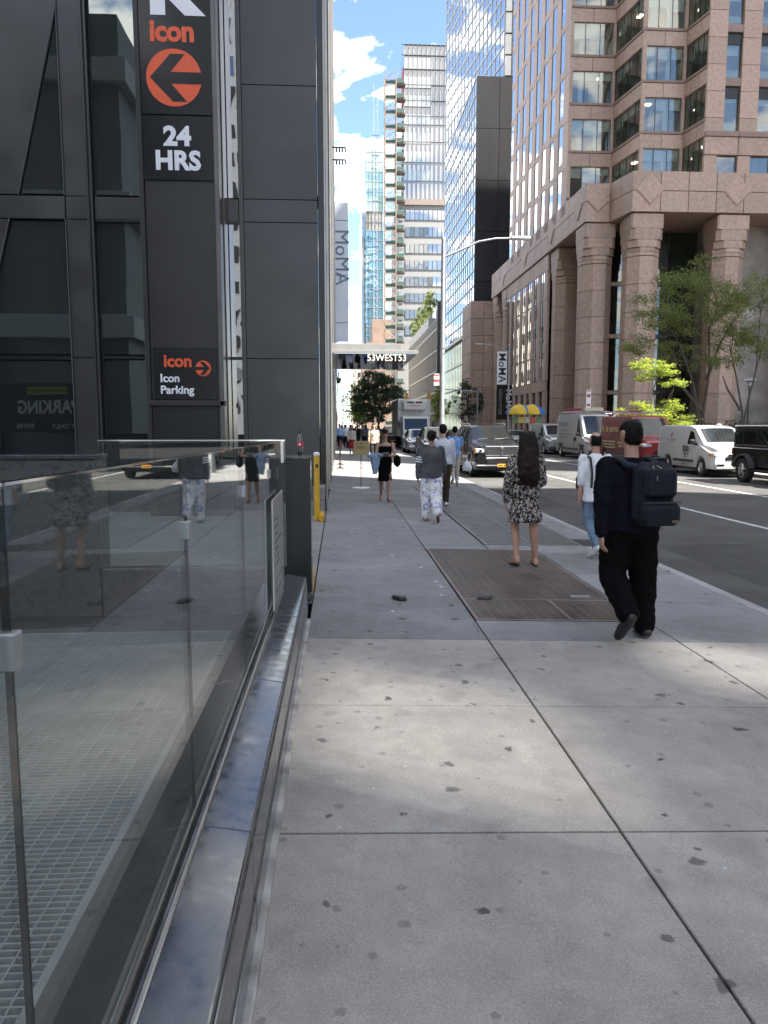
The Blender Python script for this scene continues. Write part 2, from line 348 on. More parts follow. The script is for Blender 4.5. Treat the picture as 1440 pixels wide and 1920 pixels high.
# lane lines
for x, wd, y0, y1 in ((7.87, .12, -20, 120), (11.35, .12, -20, 120)):
    m = MB(); y = y0
    while y < y1: m.box(x-wd/2, x+wd/2, y, y+2.98, -.2475, -.246); y += 3
    struct(m.build('lane_line', PAINT))
struct(MB().box(4.5, 15.1, 84, 84.6, -.2475, -.246).build('stop_line', PAINT))
m = MB()
for k in range(9): m.box(4.7+k*1.15, 5.25+k*1.15, 86, 89, -.2475, -.246)
struct(m.build('crosswalk', PAINT))
for x, y in ((5.6, 13.4), (9.2, 20.5), (6.4, 33)):
    mh = MB().lathe([(.38, 0), (.38, .006), (.34, .008), (.33, .004), (.30, .004)], 28, (x, y, -.25)).build('manhole_cover', pm('cast iron', (.05, .048, .046), .55, .5, var=.2, vs=20, bump=.4, bs=30))
    tag(mh, {13.4: 'round iron manhole cover in the road beside the kerb', 20.5: 'round iron manhole cover between the two white lane lines', 33: 'small round iron manhole cover under the front of the black car'}[y], 'manhole cover', 'manhole covers')
# gratings
RUST = pm('rusty steel', (.205, .172, .152), .45, .35, var=.25, vs=3, rvar=.1); GREYST = pm('worn steel', (.30, .30, .30), .4, .7, var=.15, vs=5); LITST = pm('light steel bar', (.46, .49, .475), .4, .5, var=.15, vs=4)
PIT = pm('pit', (.02, .019, .018), .9)
def grating(label, x0, x1, y0, y1, mat, sx, wx, sy, wy, splits=(), frame=.03, hx=0., slope=SLOPE, skew=0, pit=PIT):
    e = empty('steel_grating', ((x0+x1)/2, (y0+y1)/2, 0), label=label, cat='grating', group='steel gratings'); off = Matrix.Translation((-(x0+x1)/2, -(y0+y1)/2, 0))
    M = off @ slope
    f = MB()
    for a in ((x0, x1, y0, y0+frame), (x0, x1, y1-frame, y1), (x0, x0+frame, y0+frame, y1-frame), (x1-frame, x1, y0+frame, y1-frame)): f.box(*a, -.05, .002, mat=M)
    for s in splits: f.box(*s, -.05, .003, mat=M)
    f.build('frame', mat, e)
    MB().box(x0, x1, y0, y1, -.10, -.046, mat=M).build('pit', pit, e)
    b = MB(); y = y0+frame+sy/2
    while y < y1-frame:
        if skew: b.add([M @ Vector(p) for p in [(x0+frame, y, -.03), (x1-frame, y-skew, -.03), (x1-frame, y-skew+wy, -.03), (x0+frame, y+wy, -.03), (x0+frame, y, 0), (x1-frame, y-skew, 0), (x1-frame, y-skew+wy, 0), (x0+frame, y+wy, 0)] ], [(4, 5, 6, 7), (0, 4, 7, 3), (0, 1, 5, 4), (3, 7, 6, 2), (1, 2, 6, 5)])
        else: b.box(x0+frame, x1-frame, y-wy/2, y+wy/2, -.04, 0, mat=M)
        y += sy
    if sx:
        x = x0+frame+sx/2
        while x < x1-frame: b.box(x-wx/2, x+wx/2, y0+frame, y1-frame, -.038, -.0015, mat=M); x += sx
    tag(b.build('bars', mat, e), kind='stuff'); return e
grating('rusty brown steel sidewalk grating under the woman in the print dress', 1.18, 2.70, 6.315, 10.125, RUST, .10, .008, .030, .012, [(1.21, 2.67, 7.09, 7.12), (2.03, 2.06, 6.345, 7.09), (1.21, 2.67, 8.55, 8.57)])
grating('grey square mesh sidewalk grating beyond the rusty brown one', 2.09, 3.54, 10.61, 15.5, GREYST, .062, .016, .062, .016, [(2.12, 3.51, 13.02, 13.06), (2.8, 2.83, 10.64, 15.47)])
grating('grey bar sidewalk grating farthest along, beside the black car', 2.09, 3.54, 15.54, 21.0, GREYST, .7, .02, .12, .035, [(2.12, 3.51, 18.2, 18.24)])
grating('pale steel floor grating inside the glass railing', -3.6, -.88, .3, 5.95, LITST, .068, .006, .034, .007, slope=Matrix.Identity(4), pit=pm('vent pit', (.13, .145, .14), .9))
# floor inside the railing, driveway
struct(MB().box(-.88, -.46, -3, 6.45, -.1, 0).box(-7, -3.6, -3, 6.45, -.1, -.001).box(-3.6, -.88, 5.95, 6.45, -.1, 0).box(-3.6, -.88, -3, .3, -.1, 0).build('enclosure_floor', pm('dark stone floor', (.055, .060, .058), .3, var=.25, vs=6)))
struct(MB().box(-14, -.275, 7.3, 14.5, -.1, -.004).build('driveway', concrete('driveway concrete', (.25, .25, .245), gum=.5)))
for i, (x0, x1, y0, y1, c) in enumerate(((5.0, 6.6, 6, 11.5, .055), (8.4, 10.6, 22, 30, .095), (12.2, 15.0, 9, 17, .09), (4.4, 5.4, 17, 23, .05))):
    struct(MB().box(x0, x1, y0, y1, -.2495, -.2485).build('asphalt_patch', pm('patch %d' % i, (c, c, c*.99), .85, var=.25, vs=1.5, bump=.5, bs=140)))
rng = np.random.default_rng(8)
for a, b in (((1.19, 6.30), (1.17, 5.72)), ((2.74, 6.3), (3.9, 5.75))):
    A_, B_ = Vector((a[0], a[1], 0)), Vector((b[0], b[1], 0)); n = 14; d = (B_-A_); sd = Vector((-d.y, d.x, 0)).normalized(); L_, R_ = [], []; off = 0.
    for k in range(n+1):
        off += rng.normal()*.010; p = A_+d*(k/n)+sd*off; wd = .0022*rng.uniform(.3, 1.2)*(1-.8*abs(2*k/n-1)**3); z = gz(p.x)+.0028
        L_.append(Vector((p.x+sd.x*wd, p.y+sd.y*wd, z))); R_.append(Vector((p.x-sd.x*wd, p.y-sd.y*wd, z)))
    MB().sheet([R_, L_]).build('crack', BED, sw)
# ================================================================ left side: railing, pillar, dark tower, pylon
rail = empty('stone_parapet', (-.38, 2.5, 0), label='low polished black granite parapet under the glass railing', cat='parapet')
def at(o, p): return (o[0]-p[0], o[1]-p[1], o[2]-p[2])
def kid(mb, name, mats, par, smooth=None):           # built in world coordinates, parented to an unrotated empty
    o = mb.build(name, mats, par, smooth); L = par.location; o.location = (-L.x, -L.y, -L.z) if par.parent is None else (0, 0, 0); return o
js = [-1.6, -.32, .96, 2.245, 3.62, 4.9, 6.22]
for a, b in zip(js[:-1], js[1:]):
    kid(MB().cbox(-.46, -.288, a+.002, b-.002, -.035, 0, .004, mat=Matrix.Translation((0, 0, .405)) @ Matrix(((1, 0, 0, 0), (0, 1, 0, 0), (-.17, 0, 1, -.17*.46), (0, 0, 0, 1)))), 'ledge_slab', LEDGE, rail)
    kid(MB().cbox(-.445, -.282, a+.003, b-.003, .155, .336, .003), 'face_panel', LEDGE, rail)
    kid(MB().cbox(-.445, -.276, a+.003, b-.003, .03, .150, .003), 'face_panel', LEDGE, rail)
kid(MB().box(-.46, -.30, -1.6, 6.2, -.05, .335), 'core', BED, rail)
kid(MB().box(-.30, -.288, -1.6, 6.2, .148, .157), 'reveal_strip', BLACK, rail)
kid(MB().cbox(-.30, -.252, -1.6, 6.2, -.02, .026, .006), 'base_strip', pm('worn base strip', (.42, .41, .39), .5, .3, var=.5, vs=7, bump=.4, bs=30), rail)
rg = empty('glass_railing', (-.47, 2.5, .39), label='frameless glass railing along the sidewalk on a black granite parapet', cat='railing')
GLS = glassy('railing glass', (.90, .94, .925), 1.52, .02)
kid(MB().cbox(-.50, -.478, -1.6, 5.62, .385, .425, .004).cbox(-.448, -.432, -1.6, 5.62, .385, .412, .004), 'channel', STEEL, rg)
kid(MB().box(-.478, -.448, -1.6, 5.62, .38, .40), 'channel_seal', BLACK, rg)
def ztop(y): return 1.578-.0105*y
gj = [-1.6, -.25, 1.04, 2.25, 3.56, 4.86, 5.6]
for a, b in zip(gj[:-1], gj[1:]):
    m = MB(); a += .004; b -= .004; zt = [ztop(a), ztop(b)]
    vs = [(-.469, a, .40), (-.457, a, .40), (-.469, b, .40), (-.457, b, .40), (-.469, a, zt[0]), (-.457, a, zt[0]), (-.469, b, zt[1]), (-.457, b, zt[1])]
    m.add(vs, [(0, 2, 3, 1), (4, 5, 7, 6), (0, 1, 5, 4), (2, 6, 7, 3), (0, 4, 6, 2), (1, 3, 7, 5)])
    kid(m, 'glass_panel', GLS, rg)
    m = MB(); m.add([(-.470, a, zt[0]+.0005), (-.456, a, zt[0]+.0005), (-.470, b, zt[1]+.0005), (-.456, b, zt[1]+.0005), (-.470, a, zt[0]+.005), (-.456, a, zt[0]+.005), (-.470, b, zt[1]+.005), (-.456, b, zt[1]+.005)], [(0, 2, 3, 1), (4, 5, 7, 6), (0, 1, 5, 4), (2, 6, 7, 3), (0, 4, 6, 2), (1, 3, 7, 5)])
    kid(m, 'top_edge', CHROME, rg)
for y in gj[2:-1]:
    kid(MB().cbox(-.478, -.447, y-.014, y+.014, 1.31, 1.365, .003), 'clip', GALV, rg); kid(MB().box(-.4685, -.4575, y-.0018, y+.0018, .42, ztop(y)-.004), 'joint_seal', BLACK, rg)
# return railing
kid(MB().box(-2.05, -.47, 6.494, 6.506, .42, 1.515), 'glass_panel', GLS, rg); kid(MB().box(-2.05, -.47, 6.49, 6.51, 1.515, 1.525), 'top_edge', CHROME, rg)
kid(MB().cbox(-.50, -.474, 6.40, 6.60, 1.33, 1.515, .003), 'end_bracket', STEEL, rg)
rw = empty('return_wall', (-3, 6.6, 0), label='low black marble wall behind the glass railing at the driveway', cat='wall')
kid(MB().cbox(-6.9, -2.06, 6.45, 6.75, 0, 1.36, .006), 'body', marble('grey wall stone', (.085, .088, .088), (.2, .2, .2), .3, .1, 3.), rw); kid(MB().cbox(-6.9, -2.06, 6.43, 6.77, 1.363, 1.40, .004), 'coping', LEDGE, rw); kid(MB().cbox(-2.05, -.62, 6.45, 6.6, 0, .42, .006), 'kerb_block', MATS['grey wall stone'], rw)
# steel plate on the railing end
sp = empty('steel_plate_sign', (-.43, 5.2, .5), label='brushed steel plate with etched lines leaning at the end of the glass railing', cat='sign')
kid(MB().cbox(-.440, -.428, 4.80, 5.62, .44, 1.17, .003), 'plate', STEEL, sp)
ET = pm('etched steel', (.16, .155, .15), .5, .6)
m = MB()
for k in range(7): m.box(-.4275, -.4265, 4.92, 5.05+.42*random.random(), 1.02-.05*k, 1.035-.05*k)
m.box(-.4275, -.4265, 4.9, 4.915, .53, .62).box(-.4275, -.4265, 5.47, 5.485, .53, .62).box(-.4275, -.4265, 4.915, 5.47, .61, .62).box(-.4275, -.4265, 4.915, 5.47, .53, .54)
kid(m, 'etching', ET, sp)
# pillar
pil = empty('marble_pillar', (-.43, 7.0, 0), label='black marble pillar with a soda bottle on top at the end of the railing', cat='pillar')
kid(MB().cbox(-.585, -.270, 6.88, 7.16, .40, 1.335, .006), 'shaft', MARB, pil); kid(MB().cbox(-.59, -.262, 6.87, 7.17, 1.338, 1.37, .004), 'cap', LEDGE, pil)
kid(MB().cbox(-.583, -.267, 6.885, 7.155, -.02, .395, .006), 'base', MARB, pil); kid(MB().box(-.588, -.2685, 6.877, 6.8795, .10, 1.335).box(-.308, -.302, 6.8765, 6.88, .40, 1.335), 'corner_joint', BLACK, pil)
kid(MB().cbox(-.578, -.565, 6.866, 6.879, 1.16, 1.27, .003), 'latch', STEEL, pil)
# bottle
bt = empty('soda_bottle', (-.367, 6.99, 1.371), label='clear plastic soda bottle with a red label and black cap', cat='bottle')
prof = [(.020, 0), (.029, .004), (.031, .02), (.0295, .05), (.031, .075), (.031, .13), (.029, .15), (.020, .180), (.0125, .198), (.0125, .205)]
MB().lathe(prof, 24).build('body', glassy('bottle plastic', (.62, .66, .66), 1.35, .12), bt, 40)
MB().lathe([(.027, .003), (.0285, .018), (.0285, .036)], 24).build('cola', pm('cola', (.03, .008, .004), .1), bt, 40)
MB().lathe([(.0316, .082), (.0316, .126)], 24).build('wrap_label', pm('red label', (.55, .02, .03), .4, var=.1), bt, 40)
MB().lathe([(.0145, .203), (.0145, .222), (.012, .224)], 20).build('cap', BLACK, bt, 40)
MB().box(-.012, .010, -.0325, -.0315, .092, .112).build('print', WHITE, bt)
# yellow bollard and kerb
bo = empty('yellow_bollard', (-.40, 13.0, 0), label='yellow steel bollard with a white top beside the building corner', cat='bollard')
MB().lathe([(.05, 0), (.05, 1.12), (.045, 1.15), (.03, 1.17)], 20).build('post', YELLOW, bo, 40); MB().lathe([(.054, 1.13), (.054, 1.17), (.03, 1.185)], 20).build('cap', WHITE, bo, 40)
m = MB(); m.box(-.02, .03, -.052, -.046, .92, .98); m.build('scuff_mark', BLACK, bo)
tag(MB().cbox(-.36, -.275, 12.75, 13.2, -.02, .14, .03).build('yellow_kerb_block', YELLOW), 'bright yellow painted kerb block at the foot of the bollard', 'kerb')
tag(MB().cbox(-.52, -.29, 13.7, 14.4, -.02, .26, .01).cbox(-.50, -.28, 13.7, 14.4, .265, .52, .01).build('granite_block', pm('grey granite', (.24, .215, .20), .6, var=.2, vs=14)), 'stacked rough granite blocks against the dark building corner', 'granite block')
tag(MB().cbox(-.285, -.272, 7.3, 7.75, -.02, .18, .004).build('driveway_kerb', YELLOW), 'faded yellow kerb edge behind the marble pillar', 'kerb')

# ---------------- dark tower
FY = 14.5
tw = empty('dark_tower', (-6, 24, 0), label='dark grey metal and glass tower filling the left of the street', cat='building')
GL1 = mirror('tower window glass', (.016, .020, .021), .17, (.9, 1, .98), .01, .002, .8); GL2 = mirror('strip window glass', (.02, .02, .02), .62, (1, 1, 1), .01, .004, 1.2)
kid(MB().box(-26, -.42, FY+.12, 62, 0, 70), 'core', DARKIN, tw)
def panel(poly, y=FY, th=.1, mat=DGREY, name='metal_panel', gap=.008):
    cx = sum(p[0] for p in poly)/len(poly); cz = sum(p[1] for p in poly)/len(poly)
    q = []
    for x, z in poly: q.append((x-math.copysign(gap, x-cx), z-math.copysign(gap, z-cz)))
    return kid(MB().prism(q[::-1], y, y+th, mat=XZ), name, mat, tw)
def rc(x0, x1, z0, z1): return [(x0, z0), (x1, z0), (x1, z1), (x0, z1)]
ZR = [(.0, 2.90), (2.90, 5.39), (5.39, 5.80), (5.80, 7.80), (7.80, 9.9), (9.9, 10.3), (10.3, 14.6)]
for i, (a, b) in enumerate(ZR): panel(rc(-1.745, -.375, a, b))
for z in ZR:
    panel(rc(-.365, -.285, *z), FY-.02)
for a, b in ((.0, 2.90), (2.90, 5.39), (5.39, 5.80), (5.80, 9.9), (9.9, 14.6)): panel(rc(-4.96, -4.575, a, b)); 
for a, b in ((5.39, 5.80), (9.9, 10.3)):
    panel(rc(-4.445, -1.83, a, b)); panel(rc(-9, -4.97, a, b))
MUL = pm('mullion metal', (.075, .073, .072), .35, .5, var=.06)
for x in (-4.545, -4.475, -1.80, -1.765): kid(MB().cbox(x-.022, x+.022, FY-.05, FY+.1, 0, 14.6, .005), 'mullion', MUL, tw)
kid(MB().box(-4.522, -4.498, FY-.01, FY+.1, 0, 14.6), 'mullion', BLACK, tw)
panel(rc(-4.43, -3.61, .12, 2.88), FY+.05, .03, GL1, 'window_pane', .02); panel(rc(-4.43, -3.61, 2.95, 5.38), FY+.05, .03, GL1, 'window_pane', .02); panel(rc(-4.43, -3.61, 5.82, 9.88), FY+.05, .03, GL1, 'window_pane', .02); panel(rc(-4.43, -3.61, 10.32, 14.5), FY+.05, .03, GL1, 'window_pane', .02)
panel(rc(-3.6, -3.42, 0, 14.6), FY, .1)
for a, b in ((.1, 2.88), (2.93, 5.37), (5.82, 9.88), (10.32, 14.5)): panel(rc(-2.13, -1.83, a, b), FY+.04, .03, GL2, 'window_pane', .004)
for z in (2.905, 5.38, 9.89): kid(MB().box(-4.43, -3.61, FY, FY+.09, z-.025, z+.025), 'transom', BLACK, tw); kid(MB().box(-2.12, -1.83, FY, FY+.09, z-.02, z+.02), 'transom', BLACK, tw)
# slanted bays
panel([(-6.62, 2.95), (-4.985, 2.95), (-4.985, 5.37), (-5.955, 5.37)], FY+.04, .03, GL1, 'window_pane', .02)
panel([(-9, 2.92), (-6.66, 2.92), (-5.985, 5.385), (-9, 5.385)])
panel([(-9, .1), (-4.985, .1), (-4.985, 2.86), (-9, 2.86)], FY+.05, .03, GL1, 'window_pane', .02)
kid(MB().box(-9, -4.97, FY, FY+.09, 2.865, 2.925), 'transom', BLACK, tw)
panel([(-5.755, 5.83), (-4.985, 5.83), (-4.985, 8.95)], FY+.04, .03, GL1, 'window_pane', .012)
panel([(-9, 5.81), (-5.80, 5.81), (-4.93, 9.25), (-4.93, 9.89), (-9, 9.89)])
panel([(-9, 10.31), (-4.97, 10.31), (-4.97, 14.6), (-9, 14.6)])
for (xa, za), (xb, zb) in (((-5.785, 5.81), (-4.955, 9.1)), ((-6.64, 2.93), (-5.965, 5.39)), ((-4.968, 5.8), (-4.968, 9.2)), ((-4.968, .1), (-4.968, 5.39))):
    kid(MB().tube([(xa, FY-.005, za), (xb, FY-.005, zb)], .016, 6), 'mullion', BLACK, tw)
kid(MB().tube([(-6.1, FY+.038, 3.3), (-5.1, FY+.038, 2.98)], .004, 5), 'cable', BLACK, tw)
# street side of the tower: fins and glass
GLS1 = mirror('street glass', (.03, .033, .035), .28, (.95, .97, 1), .02, .003, .5)
FIN = pm('pale fin metal', (.36, .34, .315), .3, .8, var=.1, vs=2); FIN2 = pm('bronze fin metal', (.16, .13, .10), .32, .8, var=.1)
y = FY+.12; k = 0
while y < 60:
    L = 1.55
    if not 26 < y < 31: 
        o = kid(MB().box(-.42, -.335, y, y+L-.03, 0, 46), 'street_pane', GLS1, tw)
    dd = (.02, .0, .045, .01, .03)[k % 5]
    kid(MB().cbox(-.34, -.27+dd*.8, y+L-.10, y+L, 0, 46, .01), 'fin', (FIN, DGREY, FIN, FIN2, BLACK)[k % 5], tw)
    y += L; k += 1
kid(MB().cbox(-.37, -.262, FY-.025, FY+.10, 0, 46, .01), 'corner_trim', BLACK, tw); kid(MB().cbox(-.33, -.235, FY+.22, FY+.36, 0, 46, .01), 'fin', FIN, tw)
kid(MB().box(-.42, -.30, 26, 31, 0, 46), 'entrance_glass', glassy('entrance glass', (.5, .45, .38), 1.5, .1), tw)
for z in (5.8, 9.9, 14.2, 18.5, 22.8, 27.1, 31.4): kid(MB().box(-.42, -.325, FY+.12, 60, z-.12, z+.12), 'spandrel', DGREY, tw)
# pylon
py = empty('sign_pylon', (-2.75, 13.9, 0), label='tall dark parking sign pylon with orange and white lettering', cat='sign')
kid(MB().cbox(-3.345, -2.135, 13.74, 14.40, 0, 11.5, .008), 'core_panel', DGREY2, py)
kid(MB().cbox(-3.43, -3.347, 13.68, 14.45, 0, 11.5, .01), 'side_flange', DGREY2, py); kid(MB().cbox(-2.133, -2.055, 13.66, 14.45, 0, 11.5, .012), 'side_flange', pm('flange metal', (.13, .122, .115), .36, .6, var=.15, vs=2), py)
kid(MB().cbox(-2.052, -2.035, 14.05, 14.46, 0, 11.5, .006), 'rear_flange', pm('bronze flange', (.17, .14, .115), .35, .7, var=.12), py)
kid(MB().cbox(-3.342, -2.137, 13.705, 13.74, 5.868, 6.925, .004), 'sign_panel', BLKGLOSS, py); kid(MB().cbox(-3.342, -2.137, 13.705, 13.74, 6.945, 11.4, .004), 'sign_panel', BLKGLOSS, py)
kid(MB().cbox(-3.29, -2.18, 13.705, 13.74, 2.10, 3.02, .004), 'sign_panel', BLKGLOSS, py)
kid(MB().cbox(-3.40, -2.03, 13.66, 13.74, 1.99, 2.085, .01), 'cap_rail', DGREY2, py); kid(MB().cbox(-3.30, -2.18, 13.715, 13.74, .1, 1.95, .006), 'lower_panel', BLACK, py)
def ptext(s, cx, cz, size, mat, off, sx=1, y=13.701, name='lettering', space=1.0, ax='CENTER'):
    o = text(name, s, size, (cx-py.location.x, y-py.location.y, cz), mat, py, off, .003, 0, ax, sx, space); return o
ptext('K', -2.77, 8.96, 1.2, WHITE, .055, 1.0); ptext('R', -2.77, 9.95, 1.2, WHITE, .055, 1.0)
ptext('icon', -2.79, 8.27, .47, ORANGE, .038, .96, space=.98)
ptext('24', -2.755, 6.575, .43, WHITE, .042, 1.08); ptext('HRS', -2.755, 6.175, .43, WHITE, .042, 1.0, space=1.02)
ptext('icon', -2.865, 2.775, .30, ORANGE, .032, .98); ptext('Icon', -3.185, 2.475, .20, WHITE, .028, 1.0, ax='LEFT'); ptext('Parking', -3.185, 2.27, .20, WHITE, .028, 1.0, ax='LEFT')
AR = [(-.866, 0), (-.117, .82), (.413, .82), (-.117, .2), (1.0, .195), (1.02, -.215), (-.1, -.21), (.45, -.83), (-.06, -.83)]
def arrow(cx, cz, r, flip):
    kid(MB().prism([(cx+r*math.cos(a), cz+r*math.sin(a)) for a in [2*math.pi*k/64 for k in range(64)]][::-1], 13.698, 13.705, mat=XZ), 'arrow_disc', ORANGE, py)
    m = MB()
    for ids in ((0, 1, 2, 3), (0, 3, 6), (0, 6, 7, 8), (3, 4, 5, 6)):
        q = [(cx+flip*r*AR[i][0], 13.6945, cz+r*AR[i][1]) for i in ids]; m.add(q, [tuple(range(len(q)))])
    kid(m, 'arrow_head', BLKGLOSS, py)
arrow(-2.778, 7.537, .466, 1); arrow(-2.42, 2.655, .138, -1)
# garage with the sign seen reflected in the tower windows
gb = empty('garage_building', (-16, -2, 0), label='grey garage building left of the driveway, seen only reflected in the tower windows', cat='building')
gr1 = pm('garage wall', (.26, .28, .285), .6, var=.1, vs=1); gr2 = pm('garage band', (.60, .63, .64), .6, var=.06)
kid(MB().box(-30, -7.2, -12, 2.5, 0, 15), 'wall', gr1, gb)
for z in (4.6, 8.6, 12.8): kid(MB().cbox(-30, -6.9, -12, 2.8, z, z+.75, .02), 'band', gr2, gb)
for k in range(5): kid(MB().cbox(-9-k*3.2, -8.6-k*3.2, 2.5, 2.9, 0, 15, .02), 'pier', gr2, gb)
psn = empty('parking_sign', (-9.75, 3.2, 1.05), R(-6), label='dark parking entrance sign seen mirrored in the lower left window', cat='sign')
MB().cbox(-1.6, 1.6, -.03, .03, .35, 2.0, .01).build('board', pm('sign board', (.05, .052, .05), .5), psn)
def stext(s, x, z, size, mat, off=.02, sx=1):
    o = text('lettering', s, size, (x, .034, z), mat, psn, off, .003, R(180), 'CENTER', sx); return o
MB().cbox(-.62, .62, .03, .04, 1.62, 1.86, .003).build('clearance_plate', pm('yellow plate', (.62, .58, .08), .5), psn)
stext('CLEARANCE 6\'1"', 0, 1.74, .17, BLACK, .01).location.y = .044
stext('PARKING', 0, 1.18, .62, pm('sign letters', (.85, .87, .87), .5), .03, .74); stext('EXIT ONLY', .62, .55, .2, MATS['sign letters'], .02); stext('ENTER', -.72, .55, .2, MATS['sign letters'], .02)
MB().box(-1.5, -1.4, -.03, .03, -1, .35).box(1.4, 1.5, -.03, .03, -1, .35).build('legs', BLACK, psn)
# canopy
cn = empty('entrance_canopy', (1.2, 30, 4.2), label='flat mirrored entrance canopy carrying an address, projecting from the dark tower', cat='canopy')
kid(MB().cbox(-.30, 2.83, 27.0, 34.6, 4.19, 4.30, .01), 'slab', pm('canopy edge', (.30, .29, .275), .3, .3), cn)
kid(MB().box(-.28, 2.80, 27.03, 34.57, 4.174, 4.188), 'mirror_soffit', mirror('soffit mirror', (.03, .03, .03), .55, (.8, .8, .8), .03), cn)
kid(MB().cbox(-.30, 2.26, 27.4, 34.4, 4.302, 4.56, .01), 'upper_fascia', pm('canopy fascia', (.30, .29, .28), .4, .4), cn)
o = text('lettering', '53WEST53', .335, (1.70-1.2, 26.985-30, 4.02-4.2), pm('warm letters', (.82, .77, .66), .4), cn, .006, .012, 0, 'CENTER', .92)
for x in (1.2, 1.7, 2.2): kid(MB().box(x-.006, x+.006, 26.98, 26.992, 4.13, 4.2), 'hanger', STEEL, cn)
# floodlights on the facade
fl = empty('flood_light_bracket', (-.2, 40, 14), label='black bracket of small flood lights high on the dark tower edge', cat='light')
for z in (15.1, 15.7):
    MB().box(-.1, .62, -.03, .03, z-14.03, z-13.97).build('arm', BLACK, fl)
    for k in range(4): MB().cbox(.10+k*.15, .18+k*.15, -.08, .08, z-14.22, z-14.04, .01).build('flood_light', BLACK, fl)
# vertical museum sign
bs = empty('museum_blade_sign', (.25, 60, 8), label='tall pale vertical museum sign with grey letters projecting from the left facades', cat='sign')
SGN = pm('blade sign glass', (.70, .73, .78), .25, .1, var=.05, vs=.4)
for k, (a, b) in enumerate(((8.2, 9.6), (9.64, 13.2), (13.24, 17.3), (17.34, 18.7))): kid(MB().cbox(-.35, .775, 59.9, 60.3, a, b, .02), 'sign_panel', SGN, bs)
text('lettering', 'MoMA', 1.52, (.0, -.12, 6.57), pm('slate letters', (.19, .23, .30), .5), bs, 0, .004, 0, 'CENTER', 1.0, 1.0, True)
# ================================================================ right side and background buildings
BC = {}
def blk(par, name, c, s, mat, rz=0, b=.015):
    key = (round(s[0], 3), round(s[1], 3), round(s[2], 3), b, mat.name)
    if key not in BC: BC[key] = MB().cbox(-s[0]/2, s[0]/2, -s[1]/2, s[1]/2, -s[2]/2, s[2]/2, b).mesh(mat)
    L = par.location
    return link(name, BC[key], par, (c[0]-L.x, c[1]-L.y, c[2]-L.z), rz)
def wall(par, P, Q, z0, z1, nu, nz, mat, name='granite_block', th=.2, gap=.045, dep=0.):
    # blocks on the vertical plane from P to Q, outer face on the left-hand side of P>Q turned outward
    P = Vector(P); Q = Vector(Q); d = Q-P; n = d.length; u = d/n; nr = Vector((u.y, -u.x)); rz = math.atan2(u.y, u.x); du = n/nu; dz = (z1-z0)/nz
    for i in range(nu):
        for k in range(nz):
            c = P+u*(du*(i+.5))-nr*(th/2+dep)
            blk(par, name, (c.x, c.y, z0+dz*(k+.5)), (du-gap, th, dz-gap), mat, rz)
gt = empty('granite_tower', (24, 66, 0), label='brown granite office tower with an arcade of octagonal columns on the right', cat='building')
OFF = glassy('office glass', (.82, .87, .84), 1.5, .07); BLIND = pm('window blind', (.62, .64, .62), .8, var=.03); CEIL = pm('office ceiling', (.42, .41, .39), .8); LAMP = emit('ceiling lamp', (1, .88, .68), 5.)
SKYG = mirror('street window glass', (.03, .032, .032), .45, (1, 1, 1), .01, .004, .5)
kid(MB().box(22, 48, 68.2, 87.8, 0, 78).box(25.8, 48, 63.9, 68.2, 0, 78).box(30, 48, 61.2, 63.9, 0, 78), 'core', pm('office back wall', (.34, .31, .27), .8, var=.4, vs=.6), gt)
FH = 3.85; tops = [23.58+FH*k for k in range(8)]
poly = [(19.6, 65.7), (23.4, 65.7), (24.1, 61.2), (27.5, 61.2), (28.0, 58.5), (48, 58.5)]
ins = [(19.9, 66.0), (23.6, 66.0), (24.35, 61.5), (27.75, 61.5), (28.2, 58.8), (48, 58.8), (48, 87.6), (19.9, 87.6)]
for z in tops: kid(MB().prism(ins, z-FH+.06, z-2.76), 'floor_slab', CEIL, gt)
kid(MB().prism(ins, tops[-1]+.05, 78), 'upper_mass', GRAN, gt)
random.seed(3)
for s in range(4):
    P, Q = Vector(poly[s]), Vector(poly[s+1]); d = Q-P; n = d.length; u = d/n; nr = Vector((u.y, -u.x)); rz = math.atan2(u.y, u.x); nu = 2 if s % 2 == 0 else 3
    for z in tops:
        wall(gt, P, Q, z-3.83, z-2.74, nu, 1, GRAN, th=.28, gap=.03)
        c = (P+Q)/2+nr*.05; blk(gt, 'window_sill', (c.x-nr.x*.2, c.y-nr.y*.2, z-2.63), (n-.02, .42, .2), GRAND, rz)
        nw = 3 if s % 2 == 0 else 4; dw = (n-.1)/nw
        for i in range(nw):
            c = P+u*(.05+dw*(i+.5))-nr*.14
            blk(gt, 'window_pane', (c.x, c.y, z-1.27), (dw-.03, .03, 2.5), OFF, rz, .004)
            q = P+u*(.05+dw*i)-nr*.13; blk(gt, 'window_mullion', (q.x, q.y, z-1.27), (.035, .08, 2.5), BLACK, rz, .005)
            if random.random() < .7:
                h = random.choice((.55, .8, .8, 1.1)); c = P+u*(.05+dw*(i+.5))-nr*.35; blk(gt, 'window_blind', (c.x, c.y, z-h/2-.03), (dw-.12, .02, h), BLIND, rz, .003)
        for i in range(2):
            c = P+u*(n*(.3+.4*i))-nr*1.4
            if random.random() < .75: blk(gt, 'ceiling_light', (c.x, c.y, z+.02), (.5, .3, .05), LAMP, rz, .005)
            if s % 2 == 0 and random.random() < .7: blk(gt, 'inner_column', (c.x+nr.x*.5, c.y+nr.y*.5, z-1.15), (.35, .35, 2.3), BLIND, rz, .01)
    # corner piers
    for q in (poly[s],):
        blk(gt, 'corner_pier', (q[0]+.12 if s % 2 == 0 else q[0], q[1]+.16, 36), (.30, .30, 30), GRAN, 0, .02)
